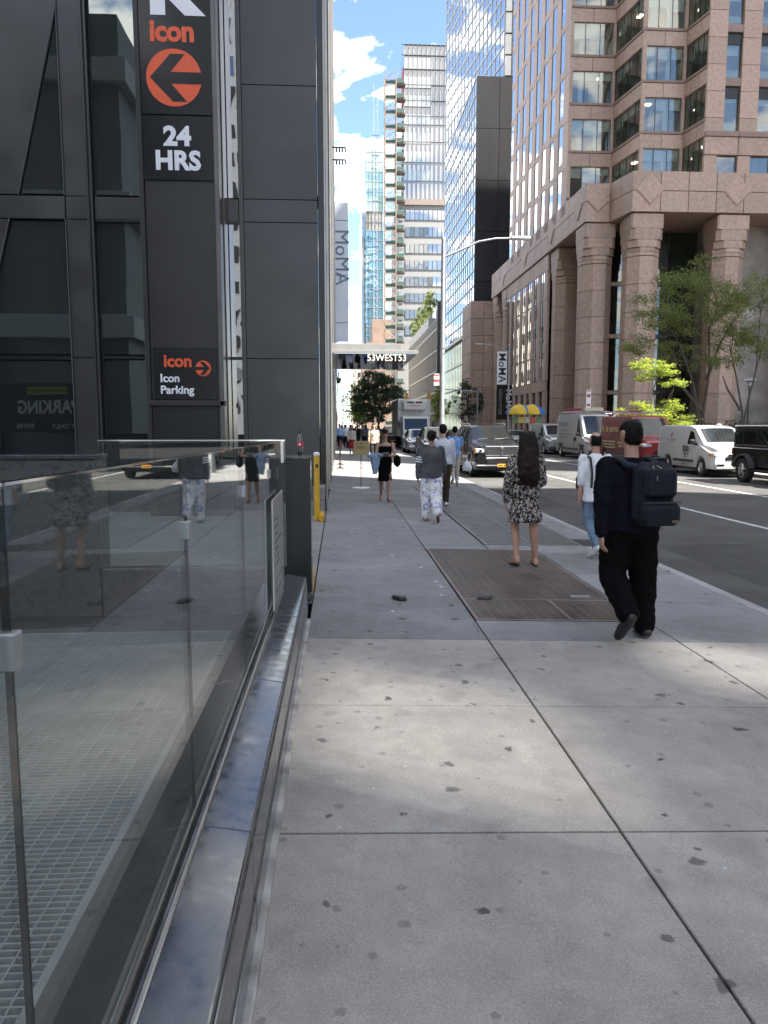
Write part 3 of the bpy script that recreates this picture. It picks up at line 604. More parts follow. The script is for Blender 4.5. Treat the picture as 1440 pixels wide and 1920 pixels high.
# third front: pier blocks and single windows
for k in range(7):
    x0 = 28.05+2.65*k
    for z in tops[1:]:
        for h in range(2): blk(gt, 'granite_block', (x0+.72, 58.62, z-FH+.98+1.925*h-.55), (1.42, .25, 1.90), GRAN)
        blk(gt, 'granite_block', (x0+2.05, 58.66, z-FH+.15), (1.2, .25, .55), GRAND)
        blk(gt, 'window_pane', (x0+2.05, 58.78, z-1.65), (1.2, .03, 3.25), OFF, 0, .004)
        if random.random() < .7: blk(gt, 'window_blind', (x0+2.05, 59.1, z-.55-random.random()*.5), (1.1, .02, 1.1), BLIND, 0, .003)
        blk(gt, 'window_head', (x0+2.05, 58.74, z-.5), (1.2, .04, .9), BLACK, 0, .004)
    blk(gt, 'granite_block', (x0+1.3, 58.55, 22.9), (2.6, .3, 1.3), GRAN); blk(gt, 'granite_block', (x0+1.3, 58.5, 23.75), (2.6, .4, .36), GRAND)
    blk(gt, 'window_pane', (x0+2.0, 58.7, 21.5), (1.9, .03, 1.4), OFF, 0, .004); blk(gt, 'granite_block', (x0+.5, 58.6, 21.5), (1.0, .3, 1.4), GRAN)
# street face
for k in range(8):
    y0 = 66.0+2.72*k
    for i, z in enumerate(tops):
        blk(gt, 'granite_block', (19.73, y0+.72, z-FH/2), (.26, 1.42, FH-.03), GRAN)
        blk(gt, 'granite_block', (19.74, y0+2.07, z-FH+.2+(.0 if k % 2 else .35)), (.24, 1.24, .62), GRAN)
        blk(gt, 'window_pane', (19.68, y0+2.07, z-1.6), (.04, 1.24, 3.8), SKYG, 0, .004)
# --- podium
def coping(P, Q, n, z0=17.7, z1=20.8):
    P2, Q2 = Vector(P), Vector(Q); zz = (z0+z1)/2
    wall(gt, P, Q, z0, zz, n, 1, GRAN, th=.5); wall(gt, (P2+(Q2-P2)*.0), Q, zz, z1-.12, n, 1, GRAN, th=.5)
coping((19.6, 97.4), (19.6, 60.6), 17); coping((19.6, 60.6), (21.6, 60.6), 1); coping((21.6, 60.6), (22.2, 57.5), 2); coping((22.2, 57.5), (48.2, 57.5), 12)
kid(MB().prism([(20.1, 61.1), (21.9, 61.1), (22.6, 58), (48, 58), (48, 97), (20.1, 97)], 17.72, 20.7), 'podium_top', GRAN, gt)
def octo(r, rot=R(22.5)): return [(r*math.cos(rot+k*math.pi/4), r*math.sin(rot+k*math.pi/4)) for k in range(8)]
def chsq(h, c): return [(h, -h+c), (h, h-c), (h-c, h), (-h+c, h), (-h, h-c), (-h, -h+c), (-h+c, -h), (h-c, -h)]
DR = MB().prism(octo(1.28), -.04, .0).prism(octo(1.34), 0, 2.03).mesh(GRAN); RG = MB().prism(octo(1.365), 0, .28).mesh(GRAN)
CP = [MB().prism(chsq(1.27, .55), 0, .55).mesh(GRAN), MB().prism(chsq(1.27, .30), 0, .8).mesh(GRAN), MB().prism(chsq(1.27, .12), 0, 1.05).mesh(GRAN)]
def column(x, y, nd=7):
    L = gt.location
    for k in range(nd): link('column_drum', DR, gt, (x-L.x, y-L.y, .0+2.08*k-L.z), R(45)*0)
    z = 2.08*nd; link('column_ring', RG, gt, (x-L.x, y-L.y, z)); link('column_ring', RG, gt, (x-L.x, y-L.y, z+.31)); z += .62
    for m, h in zip(CP, (.57, .82, 1.07)): link('column_capital', m, gt, (x-L.x, y-L.y, z)); z += h
for x, y in ((20.95, 61.95), (23.55, 58.95), (30.3, 58.95), (37.0, 58.95), (43.7, 58.95), (21.2, 70.2), (20.98, 90.5), (20.98, 96.0)): column(x, y)
def diamond(P, nrm, s=1.15):
    u = Vector((-nrm[1], nrm[0], 0)); nn = Vector((nrm[0], nrm[1], 0)); c = Vector(P); m = MB()
    q = [c+u*s, c+Vector((0, 0, s)), c-u*s, c-Vector((0, 0, s))]; a = [p+nn*.02 for p in q]; b = [c+(p-c)*.86+nn*.10 for p in q]
    m.add([p-nn*.2 for p in q]+a+b, [(8, 9, 10, 11)]+[(4+i, 4+(i+1) % 4, 8+(i+1) % 4, 8+i) for i in range(4)]+[(i, (i+1) % 4, 4+(i+1) % 4, 4+i) for i in range(4)]); kid(m, 'diamond_relief', GRAN, gt)
for x in (23.55, 30.3, 37, 43.7): diamond((x, 57.5, 19.3), (0, -1))
diamond((20.6, 60.6, 19.3), (0, -1), .9); 
for y in (62.3, 70.2, 80, 90.5): diamond((19.6, y, 19.3), (-1, 0))
# recessed arcade front
ARC = glassy('arcade glass', (.55, .62, .60), 1.5, .08)
for k in range(10):
    x0 = 22.4+2.55*k
    for a, b in ((.1, 4.2), (4.6, 8.9), (9.3, 13.2), (13.6, 17.6)):
        blk(gt, 'arcade_pane', (x0+1.27, 63.2, (a+b)/2), (2.45, .05, b-a), ARC, 0, .005)
        if random.random() < .45: blk(gt, 'ceiling_light', (x0+.6+random.random(), 64.6, b-.1), (.7, .25, .06), LAMP, 0, .005)
    blk(gt, 'arcade_mullion', (x0, 63.15, 8.9), (.12, .2, 17.6), BLACK, 0, .01)
    for z in (4.4, 9.1, 13.4):
        blk(gt, 'arcade_transom', (x0+1.27, 63.15, z), (2.43, .18, .3), BLACK if k % 3 else GRAN, 0, .01)
    blk(gt, 'arcade_rail', (x0+1.27, 63.05, 1.6), (2.43, .08, .1), pm('pale rail', (.5, .5, .48), .5), 0, .01)
for z in (4.4, 9.1, 13.4): kid(MB().box(22.4, 48, 63.5, 69, z-.1, z+.15), 'floor_slab', CEIL, gt)
kid(MB().box(22.0, 48, 68.9, 69.1, 0, 17.6), 'lobby_wall', pm('lobby wall', (.30, .27, .23), .7, var=.3, vs=.5), gt)
for k in range(4): blk(gt, 'granite_pier', (25.0+6.7*k, 63.0, 8.8), (1.0, .5, 17.6), GRAN)
kid(MB().box(22.0, 22.4, 62.9, 69.5, 0, 17.7), 'arcade_return', GRAN, gt)
# street-side podium wall
wall(gt, (19.75, 89.0), (19.75, 71.6), 4.9, 5.9, 10, 1, GRAN); wall(gt, (19.75, 89.0), (19.75, 71.6), 16.2, 17.68, 10, 1, GRAN)
for k in range(7):
    y0 = 71.6+2.49*k
    for z0, z1 in ((0, 2.4), (2.42, 4.88), (5.92, 8.4), (8.42, 11), (11.02, 13.6), (13.62, 16.18)): blk(gt, 'granite_block', (19.87, y0+.55, (z0+z1)/2), (.24, 1.08, z1-z0), GRAN)
    blk(gt, 'window_pane', (19.84, y0+1.79, 11.05), (.05, 1.36, 10.25), SKYG, 0, .005); blk(gt, 'window_pane', (19.95, y0+1.79, 2.5), (.05, 1.36, 4.8), ARC, 0, .005)
    blk(gt, 'window_mullion', (19.80, y0+1.79, 11.05), (.05, .07, 10.2), BLACK, 0, .005)
    for z in (8.4, 13.6): blk(gt, 'window_mullion', (19.80, y0+1.79, z), (.06, 1.34, .12), BLACK, 0, .005)
kid(MB().box(20.3, 22, 71.5, 89, 0, 17.6), 'podium_core', DARKIN, gt)
kid(MB().box(21.5, 30, 89.2, 97, 0, 17.6), 'podium_core', DARKIN, gt)
# low granite block beyond
lb = empty('granite_block_building', (20, 100, 0), label='low windowless brown granite block beside the dark screen wall', cat='building')
kid(MB().box(17.3, 30, 97.9, 104.6, 0, 17.3), 'core', BED, lb)
wall(lb, (17.0, 97.6), (22.0, 97.6), 0, 17.5, 3, 8, GRAN, th=.3); wall(lb, (17.0, 104.5), (17.0, 97.6), 0, 17.5, 3, 8, GRAN, th=.3)
# ---------- glass tower
gl = empty('glass_tower', (24, 120, 0), label='mirrored glass office tower with a black screen wall, behind the granite tower', cat='building')
CW = mirror('curtain wall glass', (.10, .11, .12), .5, (.96, .98, 1), .015, .012, .35); GREEN = mirror('green podium glass', (.26, .34, .28), .12, (.9, 1, .92), .15, 0); MULW = pm('pale mullion', (.60, .60, .60), .45, .2)
kid(MB().box(18.82, 40, 105.6, 136, 14.7, 48.3).prism([(40, 136), (18.82, 136), (22.5, 105.6), (40, 105.6)], 48.3, 92), 'curtain_wall', CW, gl); kid(MB().box(18.82, 40, 105.6, 136, 0, 14.55), 'green_podium_glass', GREEN, gl)
m = MB(); z = 14.6; UP = Matrix.Translation((18.82, 136, 0)) @ Matrix.Rotation(math.atan2(-30.4, 3.68), 4, 'Z'); UL = math.hypot(30.4, 3.68)
while z < 92:
    if z < 48.3: m.box(18.72, 18.83, 105.6, 136, z-.09, z+.09)
    else: m.box(0, UL, -.10, .01, z-.09, z+.09, mat=UP)
    z += 2.1
for k in range(17): m.box(18.74, 18.83, 105.65+1.9*k-.05, 105.65+1.9*k+.05, 14.6, 48.3); m.box(.1+1.9*k-.05, .1+1.9*k+.05, -.09, .01, 48.3, 92, mat=UP)
kid(m, 'mullions', MULW, gl); m = MB()
for z in (3.6, 7.2, 10.9): m.box(18.76, 18.83, 105.6, 136, z-.12, z+.12)
y = 105.7
while y < 136: m.box(18.79, 18.83, y-.03, y+.03, 0, 14.5); y += 1.6
kid(m, 'mullions', pm('green mullion', (.33, .40, .35), .5), gl); kid(MB().cbox(18.4, 18.9, 105.4, 136, 14.5, 15.0, .03), 'cornice', MULW, gl)
BLK = pm('black screen panel', (.022, .022, .025), .5, .3, var=.4, vs=.25, rnd=.15, stretch=(1, 1, .3))
wall(gl, (18.75, 105.3), (25.0, 105.3), 14.7, 48.2, 2, 5, BLK, 'screen_panel', .25, .05)
for k in range(9): blk(gl, 'wall_panel', (25.6, 105.4, 50.5+4.6*k), (4.4, .2, 4.5), pm('charcoal panel', (.075, .07, .07), .5, .3, rnd=.12))
for k in range(16): blk(gl, 'corner_window', (22.95, 105.4, 49.6+2.7*k), (.8, .15, 2.5), mirror('corner glass', (.4, .42, .43), .3), 0, .02)
# ---------- roof garden building
rgb = empty('roof_garden_building', (24, 170, 0), label='low grey building with a planted roof terrace beyond the green glass', cat='building')
kid(MB().box(18.85, 40, 142, 205, 0, 22), 'wall', mirror('garden block glass', (.20, .20, .19), .3, (1, .98, .95), .02, .02, .3), rgb)
m = MB(); y = 142
while y < 205: m.box(18.72, 18.86, y-.12, y+.12, 0, 22); y += 2.2
for z in range(0, 23, 4): m.box(18.75, 18.86, 142, 205, z-.15, z+.15)
kid(m, 'mullions', pm('beige mullion', (.45, .41, .36), .6), rgb)
DKP = pm('slate panel', (.07, .072, .078), .5, var=.1); BEI = pm('beige panel', (.60, .56, .49), .6, rnd=.05)
kid(MB().cbox(18.3, 24, 141.2, 142, 17.5, 24.5, .05), 'dark_frame', DKP, rgb); kid(MB().cbox(18.3, 19.3, 141.2, 142, 0, 17.4, .05), 'dark_frame', DKP, rgb); kid(MB().box(20.4, 24, 141.0, 141.2, 19.2, 22.2), 'louvre', BLACK, rgb)
for i in range(4):
    for k in range(3): blk(rgb, 'beige_panel', (19.95+1.2*i, 141.5, 12.0+2.0*k), (1.17, .3, 1.97), BEI)
kid(MB().box(19.3, 24, 141.6, 142, 0, 10.9), 'dark_opening', BLACK, rgb); kid(MB().cbox(18.85, 40, 160, 205, 22, 24, .05).cbox(23, 40, 141, 160, 24, 33, .05), 'terrace', pm('terrace wall', (.33, .33, .33), .6), rgb)
# ---------- white tower, hoist, green tower, far brick block
wt = empty('white_tower', (28, 245, 0), label='tall pale glass tower with fine vertical joints closing the street view', cat='building')
WG = mirror('white glass', (.24, .25, .265), .10, (1, 1, 1), .05); WG2 = mirror('pale clear glass', (.20, .235, .24), .16, (1, 1, 1), .03); 
kid(MB().box(20.3, 34.5, 240, 270, 95.5, 116).box(19.5, 34.5, 239.8, 270, 71, 95.5), 'upper_glass', WG, wt)
kid(MB().box(18.6, 34.5, 240, 270, 0, 70.5), 'lower_wall', pm('pale stone', (.25, .25, .245), .7), wt)
m = MB()
for k in range(11): m.box(20.3+1.38*k-.06, 20.3+1.38*k+.06, 239.5, 240, 71, 116)
for z in (71, 76.5, 82, 88, 93, 95.5, 100, 104.5, 109, 113, 116): m.box(19.5, 34.5, 239.5, 240, z-.05, z+.05)
kid(m, 'mullions', pm('grey joint', (.15, .16, .17), .6), wt)
for k in range(7):
    for q in range(6): blk(wt, 'clear_pane', (20.99+1.38*q, 239.75, 78.2+5.4*k), (1.26, .2, 3.2), mirror('clear pane glass', (.17, .20, .21), .16, rnd=.25), 0, .02)
for z in range(8):
    for k in range(9): blk(wt, 'office_window', (21.6+1.42*k, 239.9, 66.4-5.0*z), (1.25, .3, 2.9), mirror('far office glass', (.10, .11, .115), .25, rnd=.4), 0, .02)
    blk(wt, 'corner_window', (19.5, 239.9, 66.4-5.0*z), (1.5, .3, 3.6), WG2, 0, .02)
kid(MB().box(19.6, 34, 239.2, 239.9, 69.3, 71), 'brick_band', pm('red brick band', (.22, .18, .16), .8, var=.2), wt)
kid(MB().box(20.05, 20.3, 241, 246, 100, 110), 'red_screen', pm('red screen', (.5, .04, .04), .6), wt)
ho = empty('construction_hoist', (17, 236, 0), label='brown steel construction hoist tower climbing beside the pale tower', cat='hoist')
HB = pm('hoist steel', (.24, .18, .135), .7, var=.2); HG = pm('hoist netting', (.05, .09, .075), .8); HO = pm('hoist planks', (.12, .095, .075), .8, var=.2)
for x in (14.2, 17.6):
    for y in (235, 238): kid(MB().box(x-.14, x+.14, y-.14, y+.14, 0, 105), 'mast', HB, ho)
for k in range(25):
    z = 4.2*k+1.5; m = MB()
    m.box(14.1, 17.7, 234.8, 235, z-.12, z+.12)
    for a, b in ((14.2, 17.6), (17.6, 14.2)): m.tube([(a, 234.9, z+1.6), (b, 234.9, z+4.1)], .10, 4)
    m.tube([(14.2, 234.9, z+1.6), (17.6, 234.9, z+1.6)], .12, 4)
    kid(m, 'brace', HB, ho); kid(MB().box(14.4, 17.4, 235.2, 235.4, z+.1, z+1.4), 'netting', HG, ho)
    kid(MB().box(17.7, 20.4, 235.2, 238, z+.3, z+.75), 'landing', HO, ho); kid(MB().box(17.7, 20.0, 235.0, 235.1, z+.75, z+1.9), 'landing_net', HG, ho)
gn = empty('green_glass_tower', (15, 335, 0), label='slim green and blue glass tower left of the hoist', cat='building')
kid(MB().box(11.9, 19.2, 330, 350, 92, 117), 'upper_glass', mirror('green glass', (.14, .24, .21), .2, (.9, 1, .96)), gn); kid(MB().box(11.9, 19.2, 330, 350, 0, 84), 'lower_glass', mirror('blue glass', (.08, .20, .26), .3, (.8, .95, 1), .02, .05, .2), gn)
kid(MB().box(12.1, 19.0, 330.2, 349, 84, 92), 'open_floors', pm('raw concrete', (.25, .23, .20), .8, var=.3, vs=.5), gn); kid(MB().box(9.9, 11.8, 331, 350, 0, 92), 'side_glass', WG2, gn)
m = MB()
for k in range(6): m.box(11.9+1.45*k-.06, 11.9+1.45*k+.06, 329.8, 330, 0, 117)
for z in range(0, 118, 4): m.box(11.9, 19.2, 329.8, 330, z-.1, z+.1)
kid(m, 'mullions', pm('far mullion', (.24, .28, .28), .6), gn)
cr = empty('crane_mast', (15.7, 322, 0), label='thin lattice crane mast in front of the green glass tower', cat='crane')
m = MB()
for x in (14.9, 16.5):
    m.box(x-.09, x+.09, 321.9, 322.1, 0, 140 if x < 15 else 136)
for k in range(56): m.tube([(14.9, 322, 2.5*k), (16.5, 322, 2.5*k+1.2)], .06, 4); m.tube([(16.5, 322, 2.5*k+1.2), (14.9, 322, 2.5*k+2.4)], .06, 4)
kid(m, 'lattice', pm('crane steel', (.30, .32, .38), .6), cr)
for z in (58, 76, 94, 112, 120): kid(MB().box(14.3, 17.1, 321.6, 322.4, z-.15, z+.15), 'tie_collar', pm('crane collar', (.2, .24, .4), .6), cr)
bb = empty('far_brick_building', (16, 300, 0), label='distant stepped brown brick building low in the street gap', cat='building')
BRK = pm('brown brick', (.27, .19, .145), .8, var=.15, vs=.4)
kid(MB().box(13.2, 30, 300, 318, 0, 43).box(11, 30, 298, 316, 0, 34).box(9, 30, 297, 315, 0, 24), 'wall', BRK, bb)
for z in range(4, 32, 4):
    for k in range(5): blk(bb, 'window', (9.8+1.8*k if z < 22 else 11.8+1.4*k, 296.9 if z < 22 else 297.9, z), (.8, .2, 2.0), BLACK)
def farbox(name, label, x0, x1, y0, y1, h, mat, wm, dz=4, dx=3, side=None, back=False):
    e = empty(name, ((x0+x1)/2, (y0+y1)/2, 0), label=label, cat='building'); kid(MB().box(x0, x1, y0, y1, 0, h), 'wall', mat, e)
    m = MB(); z = 3
    while z < h-2:
        x = x0+1
        while x < x1-1.5 and side is None: m.box(x, x+dx*.55, (y1 if back else y0)-.1, (y1 if back else y0)+.1, z, z+dz*.55); x += dx
        y = y0+1
        while y < y1-1.5 and side is not None: m.box(side-.1, side+.1, y, y+dx*.55, z, z+dz*.55); y += dx
        z += dz
    tag(kid(m, 'windows', wm, e), kind='stuff'); return e
STN = pm('pale limestone', (.58, .56, .51), .75, var=.12, vs=.3); DW = mirror('dark window', (.03, .03, .032), .2)
farbox('museum_building', 'low grey museum front beyond the dark tower on the left pavement', -30, -.35, 62.2, 150, 24, pm('museum wall', (.40, .40, .40), .5), DW, 5, 4, -.35)
farbox('left_stone_building', 'far pale stone building on the left beyond the museum', -30, -.4, 152, 260, 30, STN, DW, 4, 3, -.4)
farbox('far_teal_tower', 'tiny teal tower at the far end of the street', 1.6, 4.6, 700, 720, 32, mirror('teal', (.35, .55, .56), .1), DW, 4, 3)
farbox('far_brown_slab', 'far tan building at the street end right of the gap', 6.5, 16, 400, 420, 42, pm('tan wall', (.45, .38, .31), .8), DW, 4, 2.4)
# unseen buildings by the viewer: blockers added to shade the street, one mirrored tower
BUFF = pm('buff panel', (.40, .37, .33), .7)
e = farbox('low_sun_blocker', 'unseen low office block added on the right behind the viewer as a sun blocker', 20, 36, -45, 4.5, 19, BUFF, DW, 4, 3, 20)  # unseen block added to keep sun off the street
e = farbox('sun_blocker_slab', 'unseen slab tower added right behind the viewer to shade the near sidewalk, with a slatted screen shaping sun patches', 38, 40, -60, 5.5, 44, BUFF, DW, 4, 3, 38); scr = MB()  # unseen tower added to shade the near sidewalk
ys, zs = [-60, -15.75, -14.15, -13.35, -12.05, 5.5], [44, 45.7, 47.5, 49.0, 51.0, 82]  # unseen screen added; its slatted openings shape sun patches imitating reflected light
for i in range(5):
    for k in range(5):
        if (i, k) in ((1, 3), (3, 1)):
            y = ys[i]
            while y < ys[i+1]: scr.box(38.02, 38.03, y, y+.160, zs[k], zs[k+1]); y += .2
        else: scr.box(38, 38.06, ys[i], ys[i+1], zs[k], zs[k+1])
kid(scr, 'sun_patch_screen', BUFF, e)
farbox('sun_blocker_tower', 'unseen stone tower added far right of the plaza to block sun', 70, 80, 0, 4.0, 112, STN, DW, 4, 3, 70)  # unseen tower added as a blocker; its edge bounds the sunlit band
farbox('sun_blocker_tower', 'second unseen stone tower added far right of the plaza to block sun, a gap beyond the first', 70, 100, 12.8, 76, 112, STN, DW, 4, 3, 70)  # another added blocker; the gap between them lets sun onto the small maple
farbox('pale_tower', 'pale stone tower behind the viewer mirrored in the narrow window strip', -20, -8, -80, -60, 66, pm('white limestone', (.66, .66, .62), .7, var=.1), DW, 3.4, 1.35, back=True)
# ================================================================ trees and hedges
BARK = pm('bark', (.085, .07, .058), .85, var=.3, vs=14, bump=.5, bs=40); BARKD = pm('dark bark', (.07, .055, .045), .85, var=.3, vs=14, bump=.5, bs=40)
LF = {'mid': leafmat('leaf green', (.12, .16, .045), (.22, .265, .08), .45), 'dark': leafmat('leaf dark', (.026, .050, .022), (.060, .092, .035), .25), 'bright': leafmat('leaf bright', (.19, .26, .035), (.34, .42, .065), .5), 'hedge': leafmat('leaf hedge', (.018, .035, .014), (.045, .07, .025), .2)}
def leaves(pts, size, rng, flat=0., nr=None):
    n = len(pts); nv = rng.normal(size=(n, 3)); nv[:, 2] += flat*np.sign(nv[:, 2]+1e-6)*2; nv /= np.linalg.norm(nv, axis=1)[:, None]
    t = np.cross(nv, rng.normal(size=(n, 3))); t /= np.linalg.norm(t, axis=1)[:, None]; b = np.cross(nv, t)
    L = size*rng.uniform(.6, 1.35, n)[:, None]; W = L*.5
    v = np.stack([pts-t*L*.5, pts+b*W*.5+nv*L*.06, pts+t*L*.5, pts-b*W*.5+nv*L*.06], 1).reshape(-1, 3)
    return v, np.arange(4*n).reshape(-1, 4)
def leafmesh(pts, size, rng, mat, flat=0.):
    v, f = leaves(pts, size, rng, flat); me = bpy.data.meshes.new('leaves'); me.from_pydata(v.tolist(), [], f.tolist()); me.materials.append(mat); me.update(); return me
def clump_pts(c, r, n, rng, sub=14):
    # points gathered into small tufts inside an ellipsoid, so gaps remain between tufts
    q = rng.normal(size=(sub, 3)); q /= np.linalg.norm(q, axis=1)[:, None]; q *= rng.uniform(.35, 1., sub)[:, None]**.6
    tc = np.array(c)+q*np.array(r); k = rng.integers(0, sub, n)
    return tc[k]+rng.normal(size=(n, 3))*np.array(r)*rng.uniform(.10, .24, (n, 1)), tc
def tree(name, label, loc, stems, clumps, mat, bark, lsize, n, seed, group=None, flat=0., tr=.12, sub=14):
    rng = np.random.default_rng(seed); e = empty(name, loc, label=label, cat='tree', group=group)
    allp = []; tuft = []
    for c, r in clumps:
        w = r[0]*r[1]*r[2]; p, t = clump_pts(c, r, max(60, int(n*w/sum(q[1][0]*q[1][1]*q[1][2] for q in clumps))), rng, sub); allp.append(p); tuft.append((c, r, t))
    m = MB(); ends = []
    for path in stems:
        k = len(path); m.tube(path, [tr*(1-.72*i/(k-1)) for i in range(k)], 9); ends.append((Vector(path[-1]), tr*.28, path))
    m.build('trunk', bark, e, 50)
    m = MB()
    for c, r, t in tuft:
        best = min(ends, key=lambda q: (q[0]-Vector(c)).length); s = best[2]; a = Vector(s[max(0, len(s)-2)]).lerp(Vector(s[-1]), random.uniform(.2, 1)); mid = a.lerp(Vector(c), .5)+Vector((0, 0, .12*r[2])); c2 = Vector(c)
        m.tube([a, mid, c2], [tr*.36, tr*.26, tr*.16], 6)
        for q in t[:10]:
            q = Vector(q); st = mid.lerp(c2, random.random()); m.tube([st, st.lerp(q, .5)+Vector((0, 0, .06)), q], [tr*.14, tr*.09, tr*.03], 5)
    m.build('limbs', bark, e, 50)
    link('crown', leafmesh(np.concatenate(allp), lsize, rng, mat, flat), e); return e
tree('locust_tree', 'tall airy green tree with several stems beside the hedge', (22.2, 45, -.1),
     [[(0, 0, 0), (-.15, 0, 2), (-.6, .1, 4.4), (-1.6, 0, 6.6), (-2.2, 0, 7.6)], [(.12, .1, 0), (.1, 0, 2.5), (.3, -.1, 5), (.2, 0, 7.5), (.8, 0, 9.2)], [(0, 0, 2.6), (-1.3, .2, 4.2), (-2.0, .1, 5.6)], [(.2, 0, 4.5), (1.0, .2, 6.6), (1.8, 0, 8.2)]],
     [((-1.2, 0, 10.2), (1.8, 1.4, 1.2)), ((-3.0, .2, 8.6), (1.9, 1.4, 1.1)), ((-1.2, -.4, 8.0), (1.5, 1.2, 1.0)), ((.9, 0, 9.2), (1.5, 1.3, 1.2)), ((-3.9, 0, 6.6), (1.6, 1.1, .7)), ((-1.7, .4, 6.3), (1.4, 1.1, .7)), ((1.3, -.2, 7.0), (1.5, 1.1, .8)), ((-.1, 0, 5.6), (1.2, 1.0, .5)), ((-.4, 0, 11.3), (.9, .8, .5))], LF['mid'], BARK, .135, 14500, 1, 'plaza trees', tr=.115, sub=22)
tree('locust_tree', 'green tree at the right edge of the picture behind the jeep', (23.3, 42.5, -.1),
     [[(0, 0, 0), (.1, 0, 2.5), (-.4, 0, 4.6), (-.9, 0, 6.3)], [(.1, 0, 1.2), (.5, 0, 3.6), (1.2, 0, 6.8)], [(0, 0, 2.6), (-.8, .1, 3.8), (-1.1, .2, 4.6)]],
     [((-.6, 0, 8.0), (1.2, 1.1, 1.2)), ((.9, 0, 9.4), (1.3, 1.2, 1.0)), ((-.9, .2, 5.6), (1.1, 1, .6)), ((.9, 0, 6.6), (1.3, 1.1, .9)), ((2.4, 0, 8), (1.4, 1, 1))], LF['mid'], BARK, .13, 7500, 2, 'plaza trees', tr=.085, sub=20)
mp_ = tree('small_maple', 'small sunlit yellow green tree with layered twigs behind the vans', (16.55, 38.6, -.1),
     [[(0, 0, 0), (-.1, 0, 1.4), (.1, 0, 2.6), (-.2, 0, 4.2), (.1, 0, 5.0)], [(.0, 0, 1.8), (-.9, .1, 2.6), (-1.5, 0, 3.1)], [(.0, 0, 2.2), (.7, .1, 3.4), (1.1, 0, 4.3)]],
     [((-.5, 0, 5.55), (1.1, .9, .42)), ((.5, .1, 5.3), (1.0, .9, .35)), ((1.2, 0, 4.55), (.9, .8, .28)), ((-.9, 0, 4.9), (.8, .7, .3)), ((-1.2, 0, 3.0), (1.2, .9, .5)), ((-.2, -.3, 2.6), (1.2, .9, .45)), ((.9, 0, 3.2), (.8, .7, .4)), ((1.6, 0, 2.2), (.9, .8, .5)), ((-2.0, .1, 2.4), (.6, .6, .35))], LF['bright'], BARKD, .14, 8500, 3, None, .6, .085, 18)
mp_.scale = (.86, .86, .86)
tree('street_tree', 'dark leafy street tree over the left pavement beyond the canopy', (3.9, 75, -.1),
     [[(0, 0, 0), (0, 0, 1.8), (-.2, 0, 3.2), (-.5, 0, 5)], [(0, 0, 1.9), (.6, 0, 3.4), (1, 0, 4.8)]],
     [((-.7, 0, 6.2), (1.4, 1.3, .9)), ((.6, 0, 6.0), (1.2, 1.2, .8)), ((-1.7, 0, 4.9), (1.2, 1.1, .8)), ((.2, 0, 4.6), (1.6, 1.3, .9)), ((1.7, 0, 4.9), (1.0, 1, .7)), ((-1.4, 0, 3.5), (1.2, 1.0, .7)), ((.5, 0, 3.4), (1.4, 1.0, .7)), ((-.3, 0, 2.5), (1.3, .9, .4))], LF['dark'], BARKD, .19, 15000, 4, 'trees along the kerb', tr=.13, sub=18)
def st(label, x, y, h, w, mat, seed, n=3200, ls=.24, z0=0):
    tree('street_tree', label, (x, y, z0-.1), [[(0, 0, 0), (.05, 0, h*.3), (-.1, 0, h*.55), (0, 0, h*.8)]],
         [((0, 0, h*.86), (w*.6, w*.6, h*.12)), ((-w*.5, 0, h*.66), (w*.6, w*.5, h*.14)), ((w*.5, 0, h*.62), (w*.6, w*.5, h*.14)), ((0, 0, h*.5), (w*.8, w*.6, h*.14)), ((-w*.2, -.3, h*.36), (w*.6, w*.5, h*.10))], mat, BARKD, ls, n, seed, 'trees along the kerb', tr=.10)
st('green tree on the far kerb left of the pale lamp post banner', 15.9, 92, 7.6, 1.9, LF['dark'], 5, 2600)
st('sunlit yellow tree behind the near lamp post', 15.9, 118, 8.0, 1.6, LF['bright'], 6)
st('pale green tree seen above the box truck', 13.6, 150, 8.0, 2.4, LF['mid'], 7)
st('yellow green tree left of the dark street tree', 2.4, 104, 7.8, 2.0, LF['bright'], 8)
st('small far tree over the crowd on the left pavement', 3.6, 120, 6.0, 2.0, LF['mid'], 9)
for i, (y, lab) in enumerate(((162, 'nearest shrub on the planted roof terrace'), (172, 'middle shrub on the planted roof terrace'), (184, 'third tall shrub on the planted roof terrace'), (197, 'farthest shrub on the planted roof terrace'))): 
    st(lab, 19.6, y, 7.0-i*.6, 1.5, LF['mid'], 20+i, 900, .4, 23.5)
rng = np.random.default_rng(11)
hd = empty('clipped_hedge', (24.5, 46.5, -.1), label='dark clipped hedge along the plaza behind the parked vans', cat='hedge')
MB().cbox(-5.4, 9, -.45, .45, 0, 1.75, .15).build('inner_mass', BARKD, hd)
p = np.stack([rng.uniform(-5.6, 9.1, 9000), rng.uniform(-.62, .62, 9000), rng.uniform(.1, 1.95, 9000)], 1); p[:, 2] += .12*np.sin(p[:, 0]*2.1)+.08*np.sin(p[:, 0]*5.3)
p = p[(np.abs(p[:, 1]) > .42) | (p[:, 2] > 1.65)]; link('foliage', leafmesh(p, .13, rng, LF['hedge']), hd)
pb = empty('planter_shrub', (19.9, 141.2, 0), label='white flowering climbing shrub in front of the dark opening across the street', cat='shrub')
p, _ = clump_pts((0, 0, 6), (1.3, .5, 3.2), 1400, rng, 24); link('foliage', leafmesh(p, .3, rng, LF['mid']), pb); MB().cbox(-1.6, 1.6, -.6, .6, 0, 2.6, .05).build('planter', pm('planter stone', (.3, .29, .27), .7), pb)
